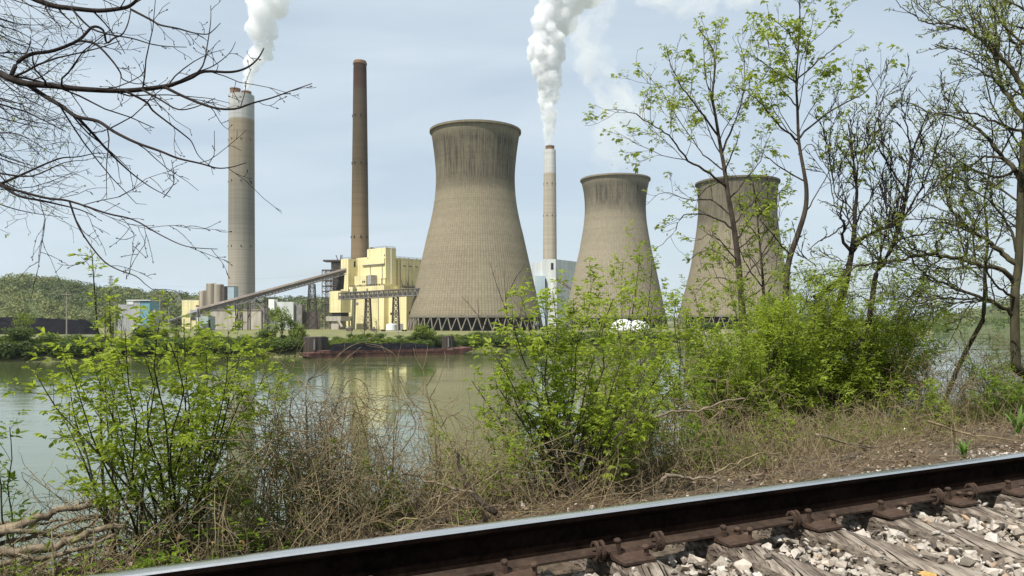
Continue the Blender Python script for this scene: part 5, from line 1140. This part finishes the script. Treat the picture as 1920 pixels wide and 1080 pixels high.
# bare young shoots standing against the water
PW = Prm(dens=2.2, ang=.5, ratio=.3, wob=.10, up=.15, minr=.0014, nsub=4, first=.3)
def shoot(label, lines, Y, r, bark='cane', P=PW, group=None):
    base = px(lines[0][0][0], lines[0][0][1], Y); g = ground(base.dot(U), base.dot(N)); t = thing('bare_shrub', label, 'shrub', V((base.x, base.y, g))); og = V(t.location)
    for i, l in enumerate(lines):
        pts = traced(l, Y, Y + (uni(-.2, .3) if i else .05))
        if i == 0: pts = [V((base.x, base.y, g - .1))] + pts
        limb('stem', pts, r if i == 0 else r * .6, .0016, M[bark], t, og, P, 1, None, 5)
Q = lambda s: crop([tuple(map(float, q.split(','))) for q in s.split()], 560, 590, 4.8)
shoot('bare forked shoot standing against the olive reflection of the cooling tower', [[(818, 860), (815, 810)] + Q('1200,890 1180,800 1150,680 1130,560 1118,500 1060,400 1030,300'), Q('1180,750 1240,640 1300,480 1320,380 1310,330'), Q('1118,500 1140,420 1160,300 1158,260'), Q('1150,640 1190,580 1220,520 1215,505'), Q('1200,890 1100,850 1000,760 940,650 890,540 880,400 840,340 720,280 600,260')], 5.6, .007)
shoot('bare kinked shrub beside the dead branches, right of the forked shoot', [[(812, 900), (825, 860)] + Q('1260,1070 1330,930 1310,840 1350,800 1410,760 1440,710'), Q('1330,930 1420,890 1480,850'), Q('1370,880 1400,800 1480,720')], 5.7, .006)
shoot('long bare stem arching left over the water beside the brambles', [[(700, 960), (715, 900)] + Q('1040,1060 1020,900 990,820 900,750 800,730 700,770 600,730'), Q('1020,900 1080,870 1110,1000 1120,1060')], 5.2, .0045)
shoot('bare cane leaning across the coal barge', [[(560, 900), (575, 830)] + Q('70,640 200,540 300,440 400,330 500,270 600,240 640,200'), Q('-60,700 120,560 260,450 380,340'), Q('240,780 310,620 380,460 450,380 560,290')], 5.0, .0045)
shoot('bare twiggy saplings in front of the largest tower base', [[(945, 900), (950, 720), (952, 620), (948, 560), (945, 500)], [(950, 700), (925, 640), (895, 590), (865, 555)], [(948, 580), (930, 530), (918, 490)], [(949, 560), (965, 525), (985, 495)], [(950, 640), (975, 590), (985, 540)], [(950, 680), (905, 620), (895, 560)]], 7.2, .010, 'bark')
# dead wood
def deadwood(label, pl, Y0, Y1, r0, r1, m='log', tw=True, name='dead_branch', cat='branch'):
    pts = traced(pl, Y0, Y1, .006)
    b = MB(); n = len(pts) - 1; b.tube(pts, [(r0 + (r1 - r0) * i / n) * uni(.85, 1.15) for i in range(n + 1)], 7)
    if tw: twigs(b, MB(), pts, r0 * .6, r1, 1, Prm(dens=2.0, ang=.8, ratio=.25, wob=.15, up=.05, minr=.0016, first=.25))
    tag(b.build(name, M[m], smooth=True), label, cat)
deadwood('dark dead branch sticking up beside the rail, left of the bright stump bush', [(930, 962), (895, 935), (875, 910), (862, 880), (853, 845)], 4.9, 5.2, .024, .010, 'bark'); deadwood('pale dead stick lying across the dark dead branch', [(752, 880), (800, 900), (850, 915), (890, 925)], 5.0, 4.8, .010, .006)
deadwood('thin pale stick crossing behind the dark dead branch', [(800, 940), (880, 915), (950, 880)], 4.9, 5.2, .006, .003); deadwood('pale bent dead branch reaching over the litter before the thicket', [(1215, 790), (1260, 772), (1310, 770), (1350, 755), (1397, 747)], 6.4, 6.2, .012, .006)
deadwood('curved pale root beside the rail at the gravel edge', [(1238, 905), (1252, 893), (1275, 892), (1300, 897), (1340, 893)], 5.0, 5.1, .015, .008, 'log', False); deadwood('grey stick lying on the litter above the rail', [(1340, 888), (1380, 868), (1420, 852), (1470, 850)], 5.6, 6.3, .009, .004, 'cane')
deadwood('dead branch along the foot of the thicket', [(1530, 815), (1590, 832), (1650, 838), (1700, 826)], 7.2, 8.2, .014, .005, 'log'); deadwood('long dry stick on the bank at the right edge', [(1740, 790), (1800, 810), (1860, 820), (1930, 830)], 8.2, 8.4, .014, .006, 'cane')
deadwood('fallen splintered log at the left edge, upper one', [(-60, 1012), (0, 998), (60, 975), (110, 957), (175, 946)], 3.75, 4.1, .034, .012, 'log'); deadwood('fallen mossy log at the left edge, lower one', [(-60, 1042), (60, 1032), (140, 1012), (185, 992), (235, 985)], 3.65, 4.0, .026, .014, 'log'); deadwood('thin dead limb between the two fallen logs', [(-40, 1005), (60, 996), (130, 1003), (200, 962)], 3.75, 4.2, .016, .006, 'log')
for i, (y0, y1, r) in enumerate(((1000, 938, .012), (1022, 968, .015), (1048, 1005, .012), (1072, 1022, .014), (985, 962, .010))):
    deadwood('splintered dead limb in the fallen heap at the left edge, ' + ordn[(1, 2, 3, 4, 0)[i]] + ' from the top', [(-70, y0 + 14), (10, y0 - 4), (70, (y0 + y1) / 2 + 8), (130, y1 + 12), (190 + 15 * i, y1)], 3.7 + .05 * i, 4.2, r, .005, 'log')
deadwood('split dead limb under the fallen logs at the corner', [(-60, 1066), (50, 1050), (130, 1034), (220, 1002)], 3.6, 3.9, .018, .008, 'log')
rs = random.Random(5)
for i, (x, y) in enumerate(((1440, 875), (1500, 868), (1575, 850), (1640, 846), (1700, 838), (1765, 822), (1835, 812), (1120, 915), (1175, 908), (1300, 880), (1880, 800), (1605, 868))):
    p = ray_ground(x, y); a = rs.uniform(-.6, .6); d = (U * math.cos(a) + N * math.sin(a)); L = rs.uniform(.35, .8); b = MB(); pts = []
    for k in range(6):
        q = p + d * (L * (k / 5 - .5)) + V((0, 0, 0)); g = ground(q.dot(U), q.dot(N)); pts.append(V((q.x, q.y, g + .02 + rs.uniform(0, .05))) + N * rs.uniform(-.03, .03))
    r = rs.uniform(.005, .011); pts = spl(pts, 3); b.tube(pts, [r * (1 - .6 * k / (len(pts) - 1)) for k in range(len(pts))], 6); twigs(b, MB(), pts, r * .7, r * .3, 1, Prm(dens=3, ang=.7, ratio=.3, minr=.0016))
    tag(b.build('fallen_stick', M[('log', 'cane', 'bark')[i % 3]], smooth=True), ('pale', 'brown', 'dark')[i % 3] + f' fallen stick on the bank litter, {ordn[sorted(range(12), key=lambda k: (1440, 1500, 1575, 1640, 1700, 1765, 1835, 1120, 1175, 1300, 1880, 1605)[k]).index(i)]} from left along the rail', 'stick', 'fallen sticks beside the rail')
for cx_, yb, yt, lab in ((560, 1000, 850, 'green leafy shoots at the foot of the bramble dome'), (640, 985, 880, 'sparse green shoots below the yellow reflection beside the rail'), (960, 940, 790, 'bright shoots between the dead branch and the stump bush'), (1150, 905, 800, 'bright shoots at the right foot of the stump bush'), (1250, 890, 770, 'leafy shoots behind the curved pale root'), (1450, 860, 770, 'green shoots at the litter edge under the dense thicket'), (1740, 815, 700, 'pale green shoots among the dry vines'), (420, 1015, 870, 'green shoots right of the left bush foot')):
    bush('leafy_shoots', lab, 'plant', cx_, yb, shrub_tops(cx_, 45, yt, yb, 9), PS, M['stemg'], M['leaf'], .004, group='leafy shoots along the bank', spread=.2, dY=.35)
# lily tufts
def tuft(label, x, y, h, n, Y=None):
    p = ray_ground(x, y); t = thing('lily_tuft', label, 'plant', p, 'strap leaved plants on the bank')
    for i in range(n):
        a = 6.28 * i / n + uni(-.3, .3); d = V((math.cos(a), math.sin(a), 0)); L = h * uni(.75, 1.15); o_ = uni(.15, .5); b = MB(); w = L * .055; s = d.cross(V((0, 0, 1)))
        P = [d * (o_ * L * u ** 1.6 * 1.1) + V((0, 0, L * (u - .42 * u ** 3 * o_ * 2) - .02)) for u in (0, .25, .5, .75, 1)]
        for j, q in enumerate(P):
            ww = w * (1, 1.1, .95, .65, .06)[j]; b.v += [q - s * ww + d * ww * .3, q, q + s * ww + d * ww * .3]
        for j in range(4): b.f += [(j * 3, j * 3 + 1, j * 3 + 4, j * 3 + 3), (j * 3 + 1, j * 3 + 2, j * 3 + 5, j * 3 + 4)]
        b.build('blade', M['blade'], t)
tuft('strap leaved plant in the gravel right of the thicket, close above the rail', 1807, 858, .27, 11); tuft('small strap leaved plant beside the rail left of the dead branch', 886, 972, .12, 10); tuft('strap leaved plant at the right edge of the bank', 1908, 815, .42, 10)
# litter, undergrowth and ground cover
b, b2, b3 = MB(), MB(), MB()
for _ in range(17000):
    t = uni(-3.5, 17); s = 3.3 + rnd() ** .8 * 4.2
    if s < 4.0 + .09 * max(0, t) + .5 * nz2(t, s, .8) and rnd() < .86: continue
    p = gpt(t, s) + V((0, 0, uni(.004, .03))); d = V((uni(-1, 1), uni(-1, 1), uni(-.2, .45))).normalized(); q = rnd() ** 2
    if nz2(t, s, 2.2) < -.12 and rnd() < .8: continue
    b.leaf(p, d, (V((0, 0, 1)) + rv(.6)).normalized(), .018 + .07 * q, .010 + .038 * q * uni(.6, 1.2))
tag(b.build('leaf_litter', M['dry']), 'brown dry leaf litter on the bank above the rail', 'leaf litter', kind='stuff')
PU = Prm(dens=5, ang=.8, ratio=.4, wob=.2, up=0, minr=.0012, first=.1)
for _ in range(6000):
    t = uni(-3.5, 15); s = (brow(t) - .75 - .25 * max(0, min(1, (t - 3) / 4)) * rnd() + abs(random.gauss(0, 1.0))) if rnd() < .62 else uni(3.85 + .13 * max(0, t), brow(t) + .3); p = gpt(t, s) - V((0, 0, .03)); lay = rnd()
    d = V((uni(-1, 1), uni(-1, 1), uni(.0, .35) if lay < .55 else uni(.6, 1.6))).normalized(); L = uni(.25, .9) if lay < .55 else uni(.2, .65); w = walk(p, d, L, 5, .14, .02); r_ = uni(.0014, .0045); b2.tube(w, [r_, r_ * .9, r_ * .8, r_ * .65, r_ * .5, r_ * .35], 4, False)
    if rnd() < .5: twigs(b2, b3, w, r_, r_ * .4, 1, PU)
tag(b2.build('dead_undergrowth', M['cane'], smooth=True), 'dry fallen sticks and dead stalks matted along the bank edge', 'undergrowth', kind='stuff')
b = MB()
for _ in range(1700):
    t = uni(-3, 15); s = brow(t) - .8 + abs(random.gauss(0, .9))
    if nz2(t, s, .9) < .02: continue
    p = gpt(t, s)
    for q in range(9): compound(b, p + V((uni(-.12, .12), uni(-.12, .12), uni(.02, .08 + .3 * rnd() ** 2))), V((uni(-1, 1), uni(-1, 1), .3)).normalized(), uni(.02, .05), 3, .3)
tag(b.build('ground_cover', M['leafd']), 'low green weeds sprouting through the bank litter', 'ground cover', kind='stuff')
# ------------------------------------------------------------------ far bank shrubs and trees
def far_proto(kind, m):
    t = thing('far_shrub', 'x', 'shrub', (0, 0, -50), 'shrubs and trees along the far bank')
    b = MB()
    if kind == 'shrub':
        for k in range(7): crown_quads(b, V((uni(-1.6, 1.6), uni(-1, 1), uni(.8, 2.4))), uni(.9, 1.6), uni(.8, 1.3), 120, .22)
        tk = [([V((0, 0, -.3)), V((.1, 0, .8)), V((.3, .1, 1.8))], .10), ([V((.1, 0, .3)), V((-.5, 0, 1.0)), V((-.9, .1, 1.9))], .07)]
    elif kind == 'tree':
        for k in range(11): crown_quads(b, V((uni(-1.7, 1.7), uni(-1.4, 1.4), uni(2.2, 6.8))), uni(.7, 1.4), uni(.8, 1.4), 75, .20)
        tk = [([V((0, 0, -.3)), V((.1, 0, 2)), V((0, .1, 4.2)), V((.2, 0, 6.8))], .13), ([V((.05, 0, 1.5)), V((-.7, 0, 3)), V((-1.3, 0, 5))], .08), ([V((.1, 0, 2)), V((.9, 0, 3.6)), V((1.4, .2, 5.6))], .08)]
    elif kind == 'dome':
        for k in range(9): crown_quads(b, V((uni(-1.6, 1.6), uni(-1.2, 1.2), uni(1.4, 3.8))), uni(1.0, 1.6), uni(.9, 1.3), 130, .2)
        tk = [([V((0, 0, -.3)), V((.05, 0, 1.2)), V((0, .1, 3.4))], .13)]
    else:                                 # bare
        tk = []; q = V((0, 0, -.3)); main = [q, V((.1, 0, 2)), V((0, 0, 4)), V((.1, .1, 6.2))]; tk.append((main, .12)); bb = MB(); twigs(bb, b, spl(main, 3), .07, .02, 2, Prm(dens=2.6, ang=.6, ratio=.4, wob=.12, up=.12, minr=.022, first=.25, leafn=2, leafs=.22, leafk=2, thin=.35))
    tb = MB()
    for l, r in tk: l = spl(l, 3); tb.tube(l, [r * (1 - .75 * i / (len(l) - 1)) for i in range(len(l))], 6)
    if kind == 'bare': tb.v += []; k = len(tb.v); tb.v += bb.v; tb.f += [tuple(i + k for i in f) for f in bb.f]
    tb.build('trunk', M['bark'], t); b.build('crown', M[m], t)
    return t
protos = {}
first_use = set(); far_all = {}
def mark(x):
    for lim, s in ((60, 'near the edge, below the coal heap'), (130, 'below the black coal heap'), (200, 'beside the leftmost mooring cell'), (290, 'below the teal crusher house'), (345, 'below the conveyor foot'), (400, 'below the small blue shed'), (455, 'below the concrete bunker'), (510, 'below the thick pale stack'), (560, 'left of the wide mooring cell'), (620, 'beside the wide mooring cell'), (690, 'behind the left half of the barge'), (760, 'behind the barge middle'),
                   (830, 'behind the right half of the barge'), (890, 'beside the narrow mooring cell'), (960, 'below the largest cooling tower'), (1040, 'below the right foot of the largest tower'), (1150, 'left of the white domes'), (1260, 'below the second cooling tower'), (9999, 'below the plain brown cooling tower')):
        if x < lim: return s
adj = {'farleaf': 'green', 'farleafd': 'dark green', 'farleafy': 'yellow green'}
nm = {'shrub': 'far_shrub', 'dome': 'far_shrub', 'tree': 'far_tree', 'bare': 'far_tree'}
def bankY(x):                             # distance of the far waterline at photo column x
    k = (x - 960) / F
    for (x0, y0), (x1, y1) in zip(SH, SH[1:]):
        d = (x1 - x0) - k * (y1 - y0)
        if abs(d) < 1e-9: continue
        u = (k * y0 - x0) / d
        if 0 <= u <= 1 and y0 + u * (y1 - y0) > 20: return y0 + u * (y1 - y0)
    return 300
def far_plant(x, dep, kind, m, h, w=1.0):
    Y = bankY(x) + dep; p = px(x, 600, Y); z = 0.3 + (PG - .3) * min(1, max(0, dep) / 13) ; H0 = {'shrub': 3.3, 'tree': 8.0, 'dome': 4.9, 'bare': 7.0}[kind]
    key = (kind, m); s = h / H0
    if key not in protos: protos[key] = far_proto(kind, m)
    lab0 = ({'shrub': 'low {} far bank shrub', 'dome': 'rounded {} far bank bush', 'tree': 'upright {} far bank tree', 'bare': 'sparse {} far bank tree'}[kind].format(adj[m]), mark(x)); lab = 'x'
    if key not in first_use:
        first_use.add(key); o = protos[key]; o.location = (p.x, p.y, z); o.rotation_euler.z = uni(0, 6.28); o.scale = (s * w, s * w, s); o['label'] = lab
    else: o = dup(protos[key], (p.x, p.y, z), uni(0, 6.28), (s * w, s * w, s), lab)
    far_all.setdefault(lab0, []).append((x, dep, o)); o.name = nm[kind]; o['category'] = 'tree' if 'tree' in nm[kind] else 'shrub'
x = -40
while x < 1300:
    m = random.choice(('farleaf', 'farleafd', 'farleafd', 'farleaf')) if x < 560 else random.choice(('farleaf', 'farleafy', 'farleaf', 'farleafd'))
    if not (590 < x < 600): far_plant(x, uni(1.5, 4), 'shrub', m, uni(3.4, 4.8) if x < 560 else uni(3.0, 3.8), uni(1.2, 1.6))
    far_plant(x + 8, uni(5.5, 8), 'shrub', random.choice(('farleaf', 'farleafd' if x < 560 else 'farleafy')), uni(2.4, 3.4), 1.3)
    far_plant(x + 4, uni(10, 13), 'shrub', random.choice(('farleaf', 'farleaf', 'farleafy')), uni(1.5, 2.3), 1.5)
    x += uni(14, 21)
for x, dep, k, m, h, w in ((30, 6, 'dome', 'farleafd', 7.5, 1.2), (48, 12, 'tree', 'farleafy', 9.5, 1.0), (92, 5, 'dome', 'farleaf', 6.2, .9), (10, 5, 'dome', 'farleaf', 5.5, 1.2), (140, 8, 'shrub', 'farleaf', 4.0, 1.2), (198, 6, 'bare', 'farleafy', 12, .8), (212, 7, 'tree', 'farleafy', 13, .7), (228, 6, 'bare', 'farleafy', 10, .9), (265, 12, 'shrub', 'farleafd', 5, 1.4),
                           (300, 10, 'dome', 'farleafy', 5.5, 1), (330, 8, 'tree', 'farleaf', 8, 1), (380, 8, 'dome', 'farleaf', 6, 1), (516, 9, 'tree', 'farleafy', 12, .75), (528, 10, 'tree', 'farleafy', 12.5, .8), (545, 8, 'tree', 'farleaf', 11, .8), (556, 6, 'dome', 'farleafy', 8, .8), (498, 8, 'dome', 'farleaf', 6, 1),
                           (660, 12, 'bare', 'farleafy', 8.5, 1), (684, 12, 'bare', 'farleafy', 8, 1.2), (706, 13, 'bare', 'farleafy', 7.0, 1.2), (800, 4, 'dome', 'farleafy', 8.8, .95), (790, 6, 'dome', 'farleaf', 6, 1), (895, 6, 'dome', 'farleaf', 5, 1), (880, 5, 'shrub', 'farleafd', 4, 1.3), (938, 5, 'bare', 'farleafy', 9, 1), (1060, 6, 'tree', 'farleaf', 9, 1), (1330, 8, 'dome', 'farleaf', 8, 1.4), (1390, 8, 'dome', 'farleafy', 9, 1.4), (1435, 9, 'dome', 'farleafy', 16, 1.1), (1480, 8, 'dome', 'farleaf', 9, 1.6), (1540, 8, 'dome', 'farleaf', 9, 1.7), (1600, 8, 'dome', 'farleafd', 9, 2), (1660, 8, 'dome', 'farleaf', 8, 2)):
    far_plant(x, dep, k, m, h, w)

for (a_, m_), l in far_all.items():
    l.sort(key=lambda q: (q[0], q[1]))
    for i, (_, _, o) in enumerate(l): o['label'] = f'{a_} {m_}' if len(l) == 1 else f'{ordn[i]} {a_} from left {m_}'.replace('far bank ', '' if len(f'{a_} {m_}'.split()) > 12 else 'far bank ')
# ------------------------------------------------------------------ steam
def steam_mat(name, dens, sc, lo, hi, z0=None, z1=None, aniso=.2):
    t = NT(name); o = t.n('ShaderNodeTexCoord', out=3); f = t.noise(o, sc, 6, .68, .8)
    d = t.map(f, lo, hi, 0.0, dens)
    if z0 is not None:
        z = t.n('ShaderNodeSeparateXYZ', {0: o}, out=None).outputs[2]; d = t.math('MULTIPLY', d, t.map(z, z0, z1, 1.0, 0.3))
    v = t.n('ShaderNodeVolumePrincipled', {'Color': (0.97, 0.975, 0.98), 'Density': d, 'Anisotropy': aniso})
    return t.out(None, v)
def plume(name, label, path, m, vox, seed, disp, dsize, nl=5):
    # path: (x, y, half width px) at distance Y; lumps joined by a remesh, edges roughened by displacement
    random.seed(seed); Y = path[0][3]; k = Y / F; org = px(path[0][0], path[0][1], Y); b = MB(); import bmesh
    bm = bmesh.new()
    for (x0, y0, w0, Y0), (x1, y1, w1, Y1) in zip(path, path[1:]):
        L = math.hypot(x1 - x0, y1 - y0); n = max(2, int(L / (.32 * (w0 + w1) / 2)))
        for i in range(n):
            u = i / n; w = (w0 + (w1 - w0) * u) * k; c = px(x0 + (x1 - x0) * u, y0 + (y1 - y0) * u, Y0 + (Y1 - Y0) * u) - org
            for q in range(nl):
                a = uni(0, 6.28); rr = w * uni(.22, .56); rad = (w - rr) * uni(.6, 1.12); p = c + V((math.cos(a) * rad, math.sin(a) * rad, uni(-.35, .35) * w))
                bmesh.ops.create_icosphere(bm, subdivisions=2, radius=rr, matrix=Matrix.Translation(p))
    me = bpy.data.meshes.new(name); bm.to_mesh(me); bm.free(); me.materials.append(m)
    o = bpy.data.objects.new(name, me); C.objects.link(o); o.location = org
    r = o.modifiers.new('join', 'REMESH'); r.mode = 'VOXEL'; r.voxel_size = vox
    for sz, st in ((dsize, disp), (dsize * .42, disp * .75), (dsize * .15, disp * .5)):
        tx_ = bpy.data.textures.new(name, 'CLOUDS'); tx_.noise_scale = sz; tx_.noise_depth = 3
        d = o.modifiers.new('billow', 'DISPLACE'); d.texture = tx_; d.strength = st; d.mid_level = .5; d.texture_coords = 'LOCAL'
    tag(o, label, 'steam plume'); return o
plume('steam_plume', 'white steam billowing from the thick white topped stack', [(462, 170, 6, 797), (466, 150, 11, 797), (474, 120, 17, 797), (490, 95, 24, 797), (492, 70, 27, 795), (490, 40, 32, 793), (500, 15, 40, 790), (512, -30, 46, 790), (530, -90, 55, 790)], steam_mat('steam_left', .3, .11, .34, .62, 50, 130), 1.0, 5, 5.5, 12, 7)
plume('steam_plume', 'tall white steam column billowing from the thin stack between the cooling towers', [(1030, 273, 7, 900), (1030, 255, 9, 900), (1030, 220, 15, 900), (1029, 180, 22, 900), (1026, 140, 29, 900), (1024, 100, 38, 898), (1030, 70, 40, 896), (1042, 35, 46, 894), (1060, 0, 58, 892), (1080, -50, 70, 890), (1110, -110, 80, 890)], steam_mat('steam_right', .3, .095, .33, .61, 110, 220), 1.1, 8, 6.5, 14, 7)
plume('steam_haze', 'faint grey steam drifting above the second cooling tower', [(1153, 335, 50, 640), (1145, 300, 50, 650), (1150, 260, 50, 660), (1165, 215, 52, 680), (1150, 170, 60, 700), (1120, 135, 58, 720), (1100, 90, 48, 740), (1105, 50, 55, 750), (1120, 10, 60, 760), (1140, -40, 60, 760)], steam_mat('steam_faint', .042, .018, .42, .66), 3.5, 9, 14, 26, 4)
plume('steam_haze', 'grey steam cloud at the top of the sky left of the tallest leafy sapling', [(1235, -14, 50, 700), (1290, 0, 56, 710), (1350, 2, 55, 720), (1400, -5, 40, 730), (1440, -40, 40, 730)], steam_mat('steam_cloud', .03, .02, .38, .62), 3.5, 10, 13, 24, 4)

# ------------------------------------------------------------------ the air between here and the far ridge
t = NT('thin_haze'); v = t.n('ShaderNodeVolumePrincipled', {'Color': (0.80, 0.88, 1.0), 'Density': 0.00005, 'Anisotropy': 0.3}); m = t.out(None, v)
b = MB(); b.box((750, 4000, -7), 12500, 18000, 420); tag(b.build('haze', m), 'thin bluish air haze over the river and the plant', 'haze', kind='stuff')
